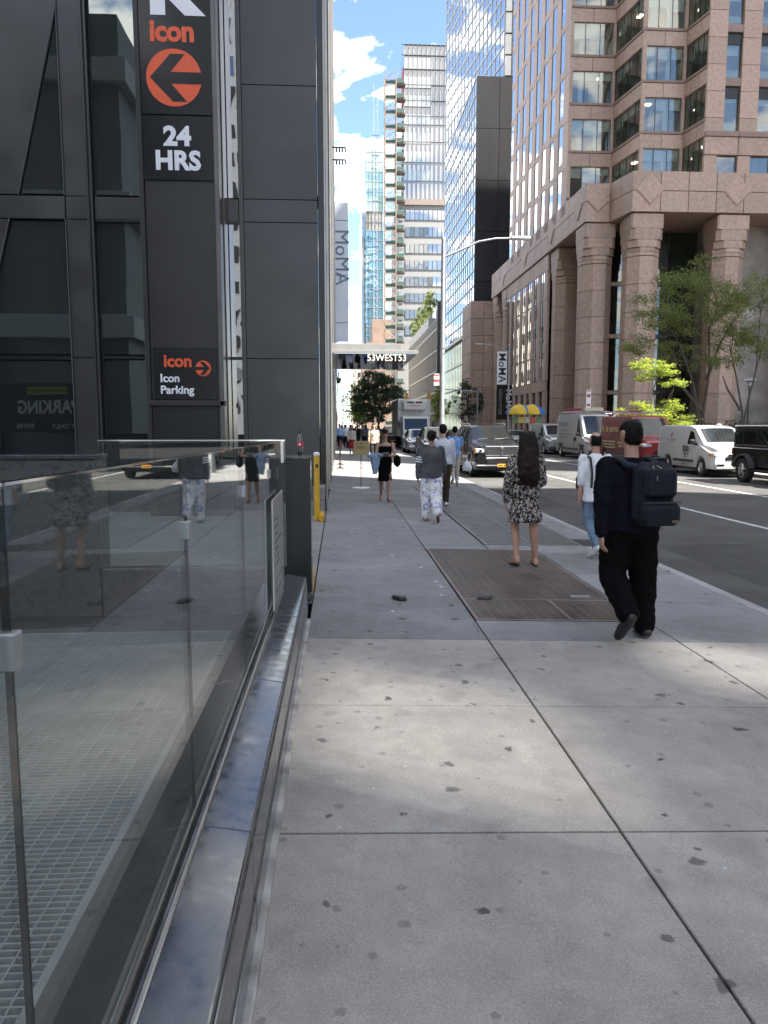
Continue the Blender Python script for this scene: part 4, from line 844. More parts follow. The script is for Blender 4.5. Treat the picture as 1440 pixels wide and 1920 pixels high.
# ================================================================ vehicles (nose at local y = 0, tail at y = L, so they face the viewer)
CBLACK = pm('black car paint', (.004, .004, .005), .25, 0, var=.02, coat=.45, spec=.35); CWHITE = pm('white van paint', (.70, .70, .68), .35, var=.05, vs=2, coat=.5); CRED = pm('red van paint', (.30, .022, .026), .32, var=.06, coat=.6)
CSILV = pm('silver car paint', (.50, .52, .53), .3, .4, var=.03, coat=.6); CGREY = pm('dark grey car paint', (.035, .037, .04), .3, .2, coat=.6)
AUTOG = mirror('car glass', (.014, .016, .016), .02, (.72, .78, .82), .01); PLAST = pm('grey bumper plastic', (.055, .056, .058), .6, var=.08); UNDER = pm('underbody', (.012, .012, .012), .9)
HEADL = pm('headlight lens', (.75, .78, .80), .12, .3, var=.15, vs=30); AMBER = pm('amber lens', (.85, .30, .03), .2); RIM = pm('alloy rim', (.62, .61, .58), .3, .8, var=.08)
TAXI = pm('orange plate', (.85, .38, .03), .5)
class Car:
    def __init__(s, name, label, cat, loc, L, paint, top, belt, hw, roofw, zb, axles, wr, rz=0, zmid=.62, group='vehicles in the street', crown=.02, edge=.09):
        s.e = empty(name, loc, rz, label, cat, group); s.L, s.paint, s.top, s.belt, s.hw, s.roofw, s.zb, s.ax, s.wr, s.zm, s.crown, s.edge = L, paint, top, belt, hw, roofw, zb, axles, wr, zmid, crown, edge
    def I(s, tab, y): return float(np.interp(y, [p[0] for p in tab], [p[1] for p in tab]))
    def ring(s, y):
        zt = s.I(s.top, y); hw = s.I(s.hw, y); rw = s.I(s.roofw, y); zl = min(s.I(s.belt, y), zt-.10); zb = s.zb; R_ = s.wr+.07
        for a in s.ax:
            if abs(y-a) < R_: zb = max(zb, s.wr+math.sqrt(R_*R_-(y-a)**2))
        zb = min(zb, zl-.1); zm = max(zb+.05, s.zm)
        zm = min(zm, zl-.03)
        return [(0, zb), (hw-.14, zb), (hw-.03, zb+.012), (hw-.005, (zb+zm)/2), (hw, zm), (hw-.012, (zm+zl)/2), (hw-.035, zl), (hw-.035+(rw-hw+.035)*.5, zl+(zt-s.edge-zl)*.5), (rw, zt-s.edge), (rw-.03, zt-.03), (rw-.13, zt), (rw*.5, zt+s.crown*.7), (0, zt+s.crown)]
    def P(s, y, t, off=0.):
        r = s.ring(y); i = min(int(t), len(r)-2); f = t-i; w = r[i][0]+(r[i+1][0]-r[i][0])*f; z = r[i][1]+(r[i+1][1]-r[i][1])*f
        dw, dz = r[i+1][0]-r[i][0], r[i+1][1]-r[i][1]; n = math.hypot(dw, dz) or 1
        return w+off*dz/n, z-off*dw/n
    def body(s):
        ys = sorted(set([0, .03, .08, .16]+[round(q, 3) for q in np.arange(.25, s.L-.1, .11)]+[s.L-.10, s.L-.04, s.L]+[round(a+d*(s.wr+.07), 3) for a in s.ax for d in np.linspace(-1, 1, 15)]+[p[0] for p in s.top]))
        rings = []
        for y in ys:
            r = s.ring(y); rings.append([(-w, y, z) for w, z in r[:0:-1]][::1]+[(w, y, z) for w, z in r])
        # order: top centre is shared at both ends of the list
        full = []
        for y in ys:
            r = s.ring(y); full.append([Vector((w, y, z)) for w, z in r]+[Vector((-w, y, z)) for w, z in r[-2:0:-1]])
        n = len(full[0]); m = MB(); vs = [p for q in full for p in q]; fs = []
        for i in range(len(full)-1):
            for j in range(n): fs.append((i*n+j, (i+1)*n+j, (i+1)*n+(j+1) % n, i*n+(j+1) % n))
        fs += [tuple(range(n)), tuple((len(full)-1)*n+j for j in range(n))[::-1]]
        m.add(vs, fs); s.b = m.build('body', s.paint, s.e, 38)
        MB().box(-s.hw[0][1]+.22, s.hw[0][1]-.22, .25, s.L-.25, s.zb-.05, s.zb+.55).build('underbody', UNDER, s.e)
        return s
    def side(s, name, mat, ys_b, ys_t, t0, t1, off=.006, sides=(-1, 1), parent=None):
        for sd in sides:
            rows = []
            for k in range(5):
                f = k/4; t = t0+(t1-t0)*f; a = ys_b[0]+(ys_t[0]-ys_b[0])*f; b = ys_b[1]+(ys_t[1]-ys_b[1])*f
                row = []
                for q in range(9):
                    y = a+(b-a)*q/8; w, z = s.P(y, t, off); row.append(Vector((sd*w, y, z)))
                rows.append(row if sd > 0 else row[::-1])
            o = MB().sheet(rows).build(name, mat, parent or s.e, 40)
    def shield(s, name, mat, y0, y1, vmax=.92, off=.008, n=12):
        rows = []
        for k in range(7):
            y = y0+(y1-y0)*k/6; row = []
            for q in range(n+1):
                v = (-1+2*q/n)*vmax; t = 12-2.6*min(1, abs(v)**1.6); w, z = s.P(y, t); wm, zm_ = s.P(y, 9.6)
                row.append(Vector((v*wm, y-off, z+off)))
            rows.append(row)
        return MB().sheet(rows).build(name, mat, s.e, 40)
    def wheels(s, spokes=5, rim=RIM, tw=.24, rr=.66):
        prof = [(s.wr*rr, -tw/2), (s.wr*.93, -tw/2), (s.wr, -tw/2+.035), (s.wr, tw/2-.035), (s.wr*.93, tw/2), (s.wr*rr, tw/2)]
        for sd in (-1, 1):
            for a in s.ax:
                x = sd*(s.I(s.hw, a)-tw/2-.015); M = Matrix.Translation((x, a, s.wr)) @ Matrix.Rotation(R(90)*sd, 4, 'Y')
                wh = MB().lathe(prof, 30, mat=M, cap=False).build('wheel', RUBBER, s.e, 40)
                m = MB(); m.lathe([(s.wr*rr, -.02), (s.wr*rr, tw/2-.012), (s.wr*rr-.025, tw/2-.01), (s.wr*rr-.04, tw/2-.05)], 30, mat=M, cap=False); m.lathe([(.07, tw/2-.08), (.07, tw/2-.03), (.03, tw/2-.02)], 16, mat=M)
                for k in range(spokes):
                    an = 2*math.pi*k/spokes+.2; c, sn = math.cos(an), math.sin(an); p0 = Vector((c*.05, sn*.05, tw/2-.045)); p1 = Vector((c*s.wr*(rr-.03), sn*s.wr*(rr-.03), tw/2-.03)); m.tube([M @ p0, M @ p1], [.034, .024], 6)
                m.build('rim', rim, wh, 40)
                MB().lathe([(s.wr*rr-.03, -.03), (s.wr*rr-.03, 0)], 24, mat=M).build('brake_disc', UNDER, wh)
    def part(s, name, m, mat, smooth=None, parent=None): return m.build(name, mat, parent or s.e, smooth)
    def mirrors(s, y, z, mat=BLACK, w=.2, h=.17):
        x = s.I(s.hw, y)
        for sd in (-1, 1): s.part('wing_mirror', MB().cbox(sd*(x+.14)-w/2, sd*(x+.14)+w/2, y-.06, y+.06, z, z+h, .03).cbox(min(sd*(x-.06), sd*(x+.08)), max(sd*(x-.06), sd*(x+.08)), y-.02, y+.03, z+.02, z+.07, .01), mat)
# ---- black SUV
c = Car('parked_suv', 'glossy black luxury SUV with a chrome mesh grille and orange plate at the near kerb', 'SUV', (5.83, 26.65, -.25), 5.3, CBLACK,
        [(0, 1.10), (.12, 1.19), (.9, 1.25), (1.45, 1.30), (1.6, 1.36), (2.45, 1.84), (2.7, 1.88), (4.5, 1.90), (5.05, 1.84), (5.3, 1.45)], [(0, .95), (1.4, 1.12), (5.3, 1.18)],
        [(0, .90), (.12, .97), (.5, 1.0), (4.9, 1.0), (5.3, .93)], [(0, .80), (1.5, .88), (2.4, .74), (5.3, .74)], .30, (1.0, 4.15), .39).body()
c.side('side_glass', AUTOG, (1.75, 4.9), (2.55, 4.75), 6.15, 7.9); c.shield('windscreen', AUTOG, 1.60, 2.42); c.wheels(8, pm('champagne rim', (.60, .55, .47), .25, .9), .27, .74); c.mirrors(1.95, 1.15)
for y in (2.62, 3.75): c.side('window_pillar', BLACK, (y, y+.09), (y, y+.09), 6.12, 7.95, .009)
g = c.part('grille', MB().cbox(-.56, .56, -.035, .05, .80, 1.13, .03), BLACK); c.part('grille_frame', MB().cbox(-.58, .58, -.045, -.02, 1.11, 1.15, .01).cbox(-.58, .58, -.045, -.02, .78, .82, .01).cbox(-.60, -.56, -.045, -.02, .78, 1.15, .01).cbox(.56, .60, -.045, -.02, .78, 1.15, .01), CHROME, parent=g)
m = MB()
for i in range(18):
    for k in range(6): m.cbox(-.535+.063*i+(.03 if k % 2 else 0)-.011, -.535+.063*i+(.03 if k % 2 else 0)+.011, -.046, -.03, .835+.05*k, .86+.05*k, .006)
c.part('grille_mesh', m, CHROME, parent=g); c.part('badge', MB().cbox(-.022, .022, -.06, -.04, .86, 1.09, .006).cbox(-.05, .05, -.058, -.04, 1.06, 1.10, .006).cbox(-.04, .04, -.058, -.04, .85, .885, .006), CHROME, parent=g)
c.part('lower_grille_bar', MB().cbox(-.58, .58, -.07, .0, .68, .745, .02), CHROME); c.part('lower_intake', MB().cbox(-.55, .55, -.05, .05, .50, .67, .02), BLACK); c.part('bumper', MB().cbox(-.92, .92, -.06, .12, .41, .49, .03), CHROME)
c.part('bumper_skin', MB().cbox(-.95, .95, -.045, .3, .33, .80, .06), CBLACK, 40)
for sd in (-1, 1):
    h = c.part('headlight', MB().cbox(min(sd*.62, sd*.96), max(sd*.62, sd*.96), -.02, .16, .90, 1.06, .03), HEADL); c.part('turn_lamp', MB().cbox(min(sd*.90, sd*.975), max(sd*.90, sd*.975), .0, .17, .89, 1.07, .02), AMBER, parent=h)
    c.part('lamp_eye', MB().lathe([(.05, 0), (.05, .02), (.03, .03)], 16, mat=Matrix.Translation((sd*.78, -.03, .985)) @ Matrix.Rotation(R(90), 4, 'X')), BLACK, parent=h); c.part('roof_rail', MB().tube([(sd*.70, 2.75, 1.90), (sd*.70, 2.9, 1.95), (sd*.70, 4.6, 1.96), (sd*.70, 4.8, 1.91)], .02, 8), STEEL, 40)
p = c.part('number_plate', MB().cbox(-.165, .165, -.085, -.065, .40, .51, .005), TAXI); c.part('plate_print', MB().box(-.12, -.08, -.0875, -.085, .43, .48).box(-.06, -.02, -.0875, -.085, .43, .48).box(0, .03, -.0875, -.085, .43, .48).box(.07, .12, -.0875, -.085, .43, .48), BLACK, parent=p)
c.part('wiper', MB().tube([(-.6, 1.55, 1.36), (-.05, 1.66, 1.41)], .012, 5).tube([(.05, 1.55, 1.37), (.6, 1.68, 1.41)], .012, 5), BLACK)
# ---- vans
def van(label, loc, L, paint, H, hood, nose=.95, group='vans parked along the far kerb', wr=.34, plast=True, hw=.97, cowl=.95, roof0=1.75, side_glass=True, name='parked_van', lower=None):
    c = Car(name, label, 'van', loc, L, paint, [(0, hood-.22), (.10, hood-.12), (.45, hood-.04), (cowl, hood+.05), (roof0, H-.10), (roof0+.35, H-.02), (L-.25, H), (L-.06, H-.06), (L, H-.30)], [(0, .8), (cowl, hood-.06), (L, hood-.02)],
            [(0, hw-.12), (.14, hw-.03), (.5, hw), (L-.15, hw), (L, hw-.05)], [(0, hw-.2), (cowl, hw-.1), (roof0, hw-.16), (L, hw-.12)], .30, (nose, L-1.05), wr, group=group, edge=.14).body()
    c.side('cab_window', AUTOG, (cowl+.22, cowl+1.15), (roof0+.05, cowl+1.12), 6.2, 7.85, sides=(-1, 1)); c.shield('windscreen', AUTOG, cowl+.04, roof0-.05, .90); c.wheels(5, STEEL if hood > 1.2 else RIM, .22, .62); c.mirrors(cowl+.35, hood+.02)
    c.part('bumper', MB().cbox(-hw+.10, hw-.10, -.07, .2, .30, .56, .05), PLAST if plast else paint, 40); c.part('grille', MB().cbox(-.45, .45, -.03, .04, .62, .76, .02), BLACK)
    for sd in (-1, 1):
        c.part('headlight', MB().cbox(min(sd*.52, sd*(hw-.04)), max(sd*.52, sd*(hw-.04)), -.01, .28, hood-.42, hood-.24, .05), HEADL, 40); c.part('turn_lamp', MB().cbox(min(sd*(hw-.07), sd*(hw-.015)), max(sd*(hw-.07), sd*(hw-.015)), .14, .30, hood-.40, hood-.27, .02), AMBER)
        c.part('door_seam', MB().box(min(sd*(hw-.008), sd*(hw+.004)), max(sd*(hw-.008), sd*(hw+.004)), cowl+1.25, cowl+1.262, .42, hood), BLACK); c.part('door_handle', MB().cbox(min(sd*(hw-.02), sd*(hw+.025)), max(sd*(hw-.02), sd*(hw+.025)), cowl+1.05, cowl+1.12, hood-.28, hood-.06, .01), BLACK); c.part('door_handle', MB().cbox(min(sd*(hw-.02), sd*(hw+.025)), max(sd*(hw-.02), sd*(hw+.025)), cowl+1.32, cowl+1.39, hood-.28, hood-.06, .01), BLACK)
        c.part('rub_strip', MB().cbox(min(sd*(hw-.02), sd*(hw+.018)), max(sd*(hw-.02), sd*(hw+.018)), nose+.55, L-1.6, .50, .60, .01), PLAST)
    return c
def vtext(c, s, y, z, size, mat, hw, off=.02, sx=1., name='lettering'):
    return text(name, s, size, (-hw-.012, y, z), mat, c.e, off, .003, R(-90), 'CENTER', sx)
GRYT = pm('grey print', (.30, .30, .31), .6); GOLD = pm('gold print', (.95, .72, .30), .5); REDT = pm('red print', (.55, .05, .05), .5)
c = van('white compact delivery van with a shield print, parked ahead of the jeep', (14.32, 26.15, -.25), 4.75, CWHITE, 1.90, 1.17, .88, wr=.33, plast=False, hw=.95, cowl=.92, roof0=1.72)
c.part('hood_grille', MB().cbox(-.35, .35, -.05, .0, .78, .86, .02), BLACK); c.part('fog_recess', MB().cbox(-.80, -.50, -.09, .0, .42, .52, .03).cbox(.5, .8, -.09, 0, .42, .52, .03), BLACK); c.part('antenna', MB().tube([(.2, 2.0, 1.88), (.2, 2.35, 2.16)], .006, 5), BLACK)
c.part('roof_lamp', MB().lathe([(.10, 0), (.10, .05), (.05, .07)], 14, (.25, 1.95, 1.88)), WHITE); c.part('plate', MB().cbox(-.16, .16, -.085, -.07, .40, .50, .004), pm('pale plate', (.6, .6, .55), .5))
m = MB()
for k in range(3): m.box(-.965, -.962, 3.35-.05*k, 3.39-.05*k, 1.42+.03*k, 1.56+.03*k)
o = c.part('shield_print', m, REDT); o = c.part('print_lines', MB().box(-.966, -.962, 2.95, 3.75, 1.335, 1.365).box(-.966, -.962, 3.1, 3.55, 1.27, 1.29).box(-.971, -.967, 1.75, 2.3, .98, 1.04).box(-.971, -.967, 1.8, 2.25, .88, .94).box(-.971, -.967, 1.8, 1.95, .78, .84).box(-.971, -.967, 2.0, 2.28, .78, .84).box(-.971, -.967, 1.85, 2.2, .70, .72).box(-.968, -.964, 1.7, 2.4, .40, .43), GRYT)
c = van('red trade van with gold lettering and a roof rack, between two white vans', (14.42, 32.6, -.25), 5.7, CRED, 2.35, 1.32, 1.0, wr=.36, hw=1.0, cowl=1.05, roof0=1.75)
vtext(c, 'A. la penna', 4.0, 1.72, .52, GOLD, 1.0, .012, 1.0); c.part('print_lines', MB().box(-1.02, -1.01, 3.2, 4.9, 1.06, 1.14).box(-1.02, -1.01, 3.3, 4.8, .92, .99).box(-1.02, -1.01, 3.2, 4.6, .78, .85).box(-1.02, -1.01, 2.35, 2.9, 1.0, 1.12).box(-1.02, -1.01, 2.35, 2.8, .85, .95), GOLD)
m = MB()
for y in (2.3, 3.3, 4.3, 5.2): m.tube([(-.85, y, 2.30), (-.82, y, 2.48), (.82, y, 2.48), (.85, y, 2.30)], .022, 6)
for x in (-.82, .82, -.2, .25): m.tube([(x, 2.1, 2.52), (x, 5.5, 2.52)], .02, 6)
c.part('roof_rack', m, GALV); c.part('roof_ladder', MB().tube([(-.6, 1.9, 2.56), (-.6, 5.5, 2.56)], .03, 6).tube([(-.25, 1.9, 2.56), (-.25, 5.5, 2.56)], .03, 6), pm('red ladder', (.5, .12, .1), .6))
c = van('white high roof van with a red ladder on its roof rack', (14.42, 39.9, -.25), 6.0, CWHITE, 2.55, 1.28, 1.0, wr=.36, hw=1.02, cowl=.95, roof0=1.85)
vtext(c, 'EVERCOLD', 4.4, 1.95, .36, GRYT, 1.02, .02, 1.0); c.part('print_lines', MB().box(-1.04, -1.03, 3.7, 5.2, 1.55, 1.60).box(-1.04, -1.03, 2.7, 5.2, 1.35, 1.385).box(-1.04, -1.03, 3.2, 5.0, 1.18, 1.21), GRYT)
c.part('wheel_arch_trim', MB().cbox(-1.04, -1.0, .55, 1.45, .72, .84, .02).cbox(-1.04, -1.0, 4.5, 5.4, .72, .84, .02), PLAST)
m = MB()
for y in (2.2, 3.3, 4.4, 5.5): m.tube([(-.85, y, 2.50), (-.85, y, 2.66), (.85, y, 2.66), (.85, y, 2.50)], .022, 6)
for x in (-.85, .85): m.tube([(x, 2.0, 2.68), (x, 5.8, 2.68)], .022, 6)
c.part('roof_rack', m, GALV); c.part('roof_ladder', MB().cbox(-.8, -.72, 2.1, 5.0, 2.72, 2.86, .01).cbox(-.4, -.32, 2.1, 5.0, 2.72, 2.86, .01), REDT); c.part('roof_box', MB().cbox(-.6, .5, 1.9, 2.5, 2.70, 2.88, .02), pm('cream box', (.6, .57, .45), .6))
c = van('silver white low van, farthest of the parked vans', (14.3, 47.4, -.25), 5.0, CSILV, 2.0, 1.2, .95, wr=.34, hw=.98)
c.part('print_lines', MB().box(-1.0, -.99, 3.2, 4.4, 1.4, 1.5), GRYT)
# ---- jeep
e = empty('parked_jeep', (14.32, 20.85, -.25), 0, 'black boxy off road jeep with flared arches at the right edge', 'jeep', 'vehicles in the street')
def jp(name, m, mat, sm=None, par=None): return m.build(name, mat, par or e, sm)
jp('body', MB().cbox(-.80, .80, 1.3, 4.25, .50, 1.18, .05).cbox(-.74, .74, .15, 1.35, .62, 1.12, .06), CBLACK); jp('hardtop', MB().prism([(1.75, 1.18), (4.2, 1.18), (4.15, 1.80), (4.0, 1.86), (2.1, 1.86), (1.95, 1.80)], -.77, .77, mat=YZ), BLACK)
jp('roof_edge', MB().cbox(-.79, .79, 1.95, 4.2, 1.84, 1.90, .03), GALV)
for sd in (-1, 1):
    for a, b in ((2.05, 2.75), (2.85, 3.55), (3.65, 4.08)):
        wn = jp('side_window', MB().cbox(min(sd*.765, sd*.78), max(sd*.765, sd*.78), a, b, 1.26, 1.74, .01), AUTOG); jp('window_frame', MB().box(min(sd*.775, sd*.785), max(sd*.775, sd*.785), a, b, 1.225, 1.25), STEEL, par=wn)
    for a in (.75, 3.35):
        m = MB()
        for k in range(10):
            t0 = R(10+16*k); t1 = R(10+16*(k+1)); P0 = (a+.50*math.cos(t0), .40+.50*math.sin(t0)); P1 = (a+.50*math.cos(t1), .40+.50*math.sin(t1)); Q0 = (a+.58*math.cos(t0), .40+.56*math.sin(t0)); Q1 = (a+.58*math.cos(t1), .40+.56*math.sin(t1))
            m.prism([P0, Q0, Q1, P1], min(sd*.72, sd*.95), max(sd*.72, sd*.95), mat=YZ)
        jp('fender_flare', m, PLAST, 30)
        M = Matrix.Translation((sd*.80, a, .40)) @ Matrix.Rotation(R(90)*sd, 4, 'Y'); wh = jp('wheel', MB().lathe([(.25, -.13), (.37, -.13), (.40, -.09), (.40, .09), (.37, .13), (.25, .13)], 30, mat=M, cap=False), RUBBER, 40)
        m = MB().lathe([(.25, 0), (.25, .11), (.22, .11), (.21, .07)], 28, mat=M, cap=False).lathe([(.07, .04), (.07, .10), (.03, .11)], 14, mat=M)
        for k in range(5):
            an = 2*math.pi*k/5; p0 = Vector((.05*math.cos(an), .05*math.sin(an), .08)); p1 = Vector((.235*math.cos(an), .235*math.sin(an), .09)); m.tube([M @ p0, M @ p1], [.05, .035], 6)
        jp('rim', m, RIM, 40, wh)
    jp('side_step', MB().tube([(sd*.86, 1.35, .42), (sd*.86, 2.8, .42)], .045, 8), BLACK, 40); jp('door_hinge', MB().cbox(min(sd*.79, sd*.83), max(sd*.79, sd*.83), 1.75, 1.83, 1.0, 1.06, .01).cbox(min(sd*.79, sd*.83), max(sd*.79, sd*.83), 2.8, 2.88, .8, .86, .01), BLACK); jp('wing_mirror', MB().cbox(min(sd*.83, sd*1.02), max(sd*.83, sd*1.02), 1.7, 1.8, 1.2, 1.38, .03), BLACK)
    jp('tail_lamp', MB().cbox(min(sd*.66, sd*.79), max(sd*.66, sd*.79), 4.24, 4.31, .92, 1.12, .02), REDT); jp('headlight', MB().lathe([(.09, 0), (.09, .03)], 18, mat=Matrix.Translation((sd*.5, .15, .95)) @ Matrix.Rotation(R(90), 4, 'X')), HEADL)
jp('windscreen', MB().prism([(1.62, 1.16), (1.68, 1.16), (1.98, 1.80), (1.93, 1.80)], -.72, .72, mat=YZ), AUTOG); jp('bumper', MB().cbox(-.8, .8, -.1, .12, .48, .64, .04).cbox(-.75, .75, 4.25, 4.4, .48, .64, .04), PLAST)
sw_ = Matrix.Translation((.05, 4.42, 1.0)) @ Matrix.Rotation(R(-90), 4, 'X'); jp('spare_wheel', MB().lathe([(.2, -.12), (.36, -.12), (.39, -.08), (.39, .08), (.36, .12), (.2, .12)], 28, mat=sw_), RUBBER, 40); jp('chassis', MB().box(-.6, .6, .2, 4.2, .35, .6), UNDER)
# ---- box truck
e = empty('box_truck', (5.95, 58, -.25), 0, 'white refrigerated box truck facing the viewer behind the parked cars', 'truck', 'vehicles in the street')
TWH = pm('truck white', (.62, .61, .57), .45, var=.08); TSI = pm('truck side', (.19, .16, .14), .4, .4, var=.25, vs=1.5)
jp('cargo_box', MB().cbox(-1.28, 1.28, 2.0, 8.5, 1.0, 3.95, .04), TWH); jp('box_side', MB().box(-1.295, -1.283, 2.05, 8.4, 1.05, 3.85), TSI); jp('front_corner', MB().cbox(-1.30, -1.15, 1.9, 2.05, 1.0, 3.97, .04).cbox(1.15, 1.30, 1.9, 2.05, 1.0, 3.97, .04), TWH)
rf = jp('refrigerator_unit', MB().cbox(-.95, .95, 1.35, 2.0, 3.05, 3.90, .12), TWH, 40); jp('vent', MB().cbox(-.62, -.05, 1.32, 1.4, 3.62, 3.76, .05).cbox(.05, .62, 1.32, 1.4, 3.62, 3.76, .05), BLACK, None, rf); jp('red_stripe', MB().box(-.45, .45, 1.335, 1.36, 3.38, 3.43), REDT, None, rf)
cab = jp('cab', MB().prism([(0, .55), (.02, 1.35), (.12, 1.5), (.45, 2.45), (.6, 2.55), (1.85, 2.6), (1.85, .55)][::-1], -1.0, 1.0, mat=YZ), TWH); jp('windscreen', MB().add([(-.90, .14, 1.58), (.90, .14, 1.58), (.84, .42, 2.40), (-.84, .42, 2.40)], [(0, 1, 2, 3)]) or MB().box(-.9, .9, .10, .14, 1.58, 1.6), AUTOG)
m = MB(); m.prism([(.115, 1.57), (.155, 1.57), (.445, 2.40), (.40, 2.40)], -.88, .88, mat=YZ); jp('windscreen_glass', m, AUTOG); jp('grille', MB().cbox(-.6, .6, -.03, .03, .85, 1.2, .03), BLACK); jp('bumper', MB().cbox(-1.05, 1.05, -.12, .15, .42, .72, .05), PLAST)
for sd in (-1, 1):
    jp('headlight', MB().cbox(min(sd*.65, sd*.97), max(sd*.65, sd*.97), -.04, .05, .80, 1.02, .03), HEADL); jp('mirror_arm', MB().tube([(sd*1.0, .35, 2.3), (sd*1.3, .2, 2.35), (sd*1.3, .2, 1.55), (sd*1.0, .3, 1.5)], .018, 6), BLACK); jp('wing_mirror', MB().cbox(min(sd*1.2, sd*1.4), max(sd*1.2, sd*1.4), .15, .25, 1.7, 2.2, .03), BLACK)
    for a in (.8, 6.9): M = Matrix.Translation((sd*.9, a, .48)) @ Matrix.Rotation(R(90)*sd, 4, 'Y'); jp('wheel', MB().lathe([(.25, -.14), (.45, -.14), (.48, -.1), (.48, .1), (.45, .14), (.25, .14), (.05, .1)], 24, mat=M), RUBBER, 40)
jp('chassis', MB().box(-.8, .8, .3, 8.3, .5, 1.0), UNDER)
# ---- other cars
def car(label, loc, paint, H=1.7, L=4.7, name='parked_car', cat='car', hood=1.0):
    c = Car(name, label, cat, loc, L, paint, [(0, hood-.18), (.12, hood-.1), (.9, hood), (1.15, hood+.05), (1.95, H-.06), (2.3, H), (3.7, H-.02), (4.35, H-.32), (L-.05, hood+.02), (L, hood-.2)], [(0, hood-.25), (1.1, hood-.04), (L, hood)],
            [(0, .78), (.14, .88), (.6, .92), (L-.4, .92), (L, .84)], [(0, .66), (1.1, .78), (2.0, .62), (L, .62)], .26, (.85, L-.95), .34, zmid=.55, edge=.1).body()
    c.side('side_glass', AUTOG, (1.35, 4.1), (2.05, 3.85), 6.2, 7.85); c.shield('windscreen', AUTOG, 1.18, 1.92, .9); c.wheels(5); c.mirrors(1.45, hood, paint)
    c.part('grille', MB().cbox(-.5, .5, -.03, .04, .58, .74, .02), BLACK); c.part('bumper', MB().cbox(-.82, .82, -.05, .2, .30, .54, .05), paint, 40); c.part('plate', MB().cbox(-.16, .16, -.07, -.05, .42, .52, .004), TAXI)
    for sd in (-1, 1): c.part('headlight', MB().cbox(min(sd*.52, sd*.86), max(sd*.52, sd*.86), -.01, .2, hood-.30, hood-.17, .03), HEADL)
    return c
car('dark grey SUV half hidden behind the near lamp post', (5.55, 41.5, -.25), CGREY, 1.78, hood=1.08); car('pale silver car in front of the box truck', (5.45, 50.0, -.25), CSILV, 1.62)
car('black car parked left behind the box truck', (4.85, 69, -.25), CBLACK, 1.75, hood=1.08); car('white far car beyond the box truck', (5.0, 82, -.25), CWHITE, 1.55); car('blue grey car far along the near kerb', (5.0, 92, -.25), pm('blue car paint', (.12, .2, .28), .3, .3, coat=.6), 1.5)
car('silver car far along the far kerb', (14.2, 58, -.25), CSILV, 1.5); car('dark car farthest along the far kerb', (14.2, 70, -.25), CGREY, 1.6)
car('second black car behind the luxury SUV', (6.0, 33.6, -.25), CGREY, 1.7, hood=1.05)
# ================================================================ people
FOLD = bpy.data.textures.new('folds', 'CLOUDS'); FOLD.noise_scale = .075; FOLD.noise_depth = 3
STRAND = bpy.data.textures.new('strands', 'CLOUDS'); STRAND.noise_scale = .03; STRAND.noise_depth = 2
def skin(n, c): return pm('skin '+n, c, .5, var=.06, vs=18)
SK1 = skin('a', (.42, .24, .165)); SK2 = skin('b', (.30, .165, .11)); SK3 = skin('c', (.50, .31, .23))
def cloth(n, c, rough=.9, bump=.6): return pm('cloth '+n, c, rough, var=.14, vs=7, bump=bump, bs=22, spec=.06)
HAIRK = pm('black hair', (.006, .005, .0045), .55, var=.4, vs=60, bump=.4, bs=90, stretch=(1, 1, .12), spec=.12); HAIRB = pm('dark brown hair', (.014, .008, .006), .5, var=.4, vs=60, bump=.4, bs=90, stretch=(1, 1, .12), spec=.15)
def printed(name, base, cols, scale, dens):
    m, t, o = mat_new(name); L = t.links.new; p = N(t, 'ShaderNodeBsdfPrincipled'); p.inputs['Roughness'].default_value = .85; p.inputs['Specular IOR Level'].default_value = .2; L(p.outputs[0], o.inputs[0])
    tc = N(t, 'ShaderNodeTexCoord'); cur = None
    for i, c in enumerate(cols):
        n = N(t, 'ShaderNodeTexNoise'); n.inputs['Scale'].default_value = scale*(1+.35*i); n.inputs['Detail'].default_value = 3; n.inputs['Distortion'].default_value = .8
        mp = N(t, 'ShaderNodeMapping'); mp.inputs['Location'].default_value = (3.1*i, 1.7*i, .9*i); L(tc.outputs['Object'], mp.inputs[0]); L(mp.outputs[0], n.inputs[0])
        r = N(t, 'ShaderNodeMapRange'); r.inputs[1].default_value = dens[i]; r.inputs[2].default_value = dens[i]+.025; L(n.outputs[0], r.inputs[0])
        mx = N(t, 'ShaderNodeMix', data_type='RGBA'); L(r.outputs[0], mx.inputs[0]); mx.inputs[7].default_value = col4(c)
        if cur is None: mx.inputs[6].default_value = col4(base)
        else: L(cur, mx.inputs[6])
        cur = mx.outputs[2]
    L(cur, p.inputs['Base Color']); MATS[name] = m; return m
def cap(m, p0, r0, p1, r1, n=12):
    p0, p1 = Vector(p0), Vector(p1); d = p1-p0; l = d.length or 1e-4; t = d/l; a = t.cross(Vector((0, 0, 1)) if abs(t.z) < .9 else Vector((1, 0, 0))).normalized(); b = t.cross(a)
    prof = [(r0*math.sin(q), -r0*math.cos(q)) for q in (.25, .7, 1.15)]+[(r0, 0), ((r0+r1)/2, l/2), (r1, l)]+[(r1*math.sin(q), l+r1*math.cos(q)) for q in (1.15, .7, .25)]
    k = len(prof); vs = [p0+t*h+r*(math.cos(2*math.pi*j/n)*a+math.sin(2*math.pi*j/n)*b) for r, h in prof for j in range(n)]
    m.add(vs, [(i*n+j, i*n+(j+1) % n, (i+1)*n+(j+1) % n, (i+1)*n+j) for i in range(k-1) for j in range(n)]+[tuple(range(n))[::-1], tuple((k-1)*n+j for j in range(n))])
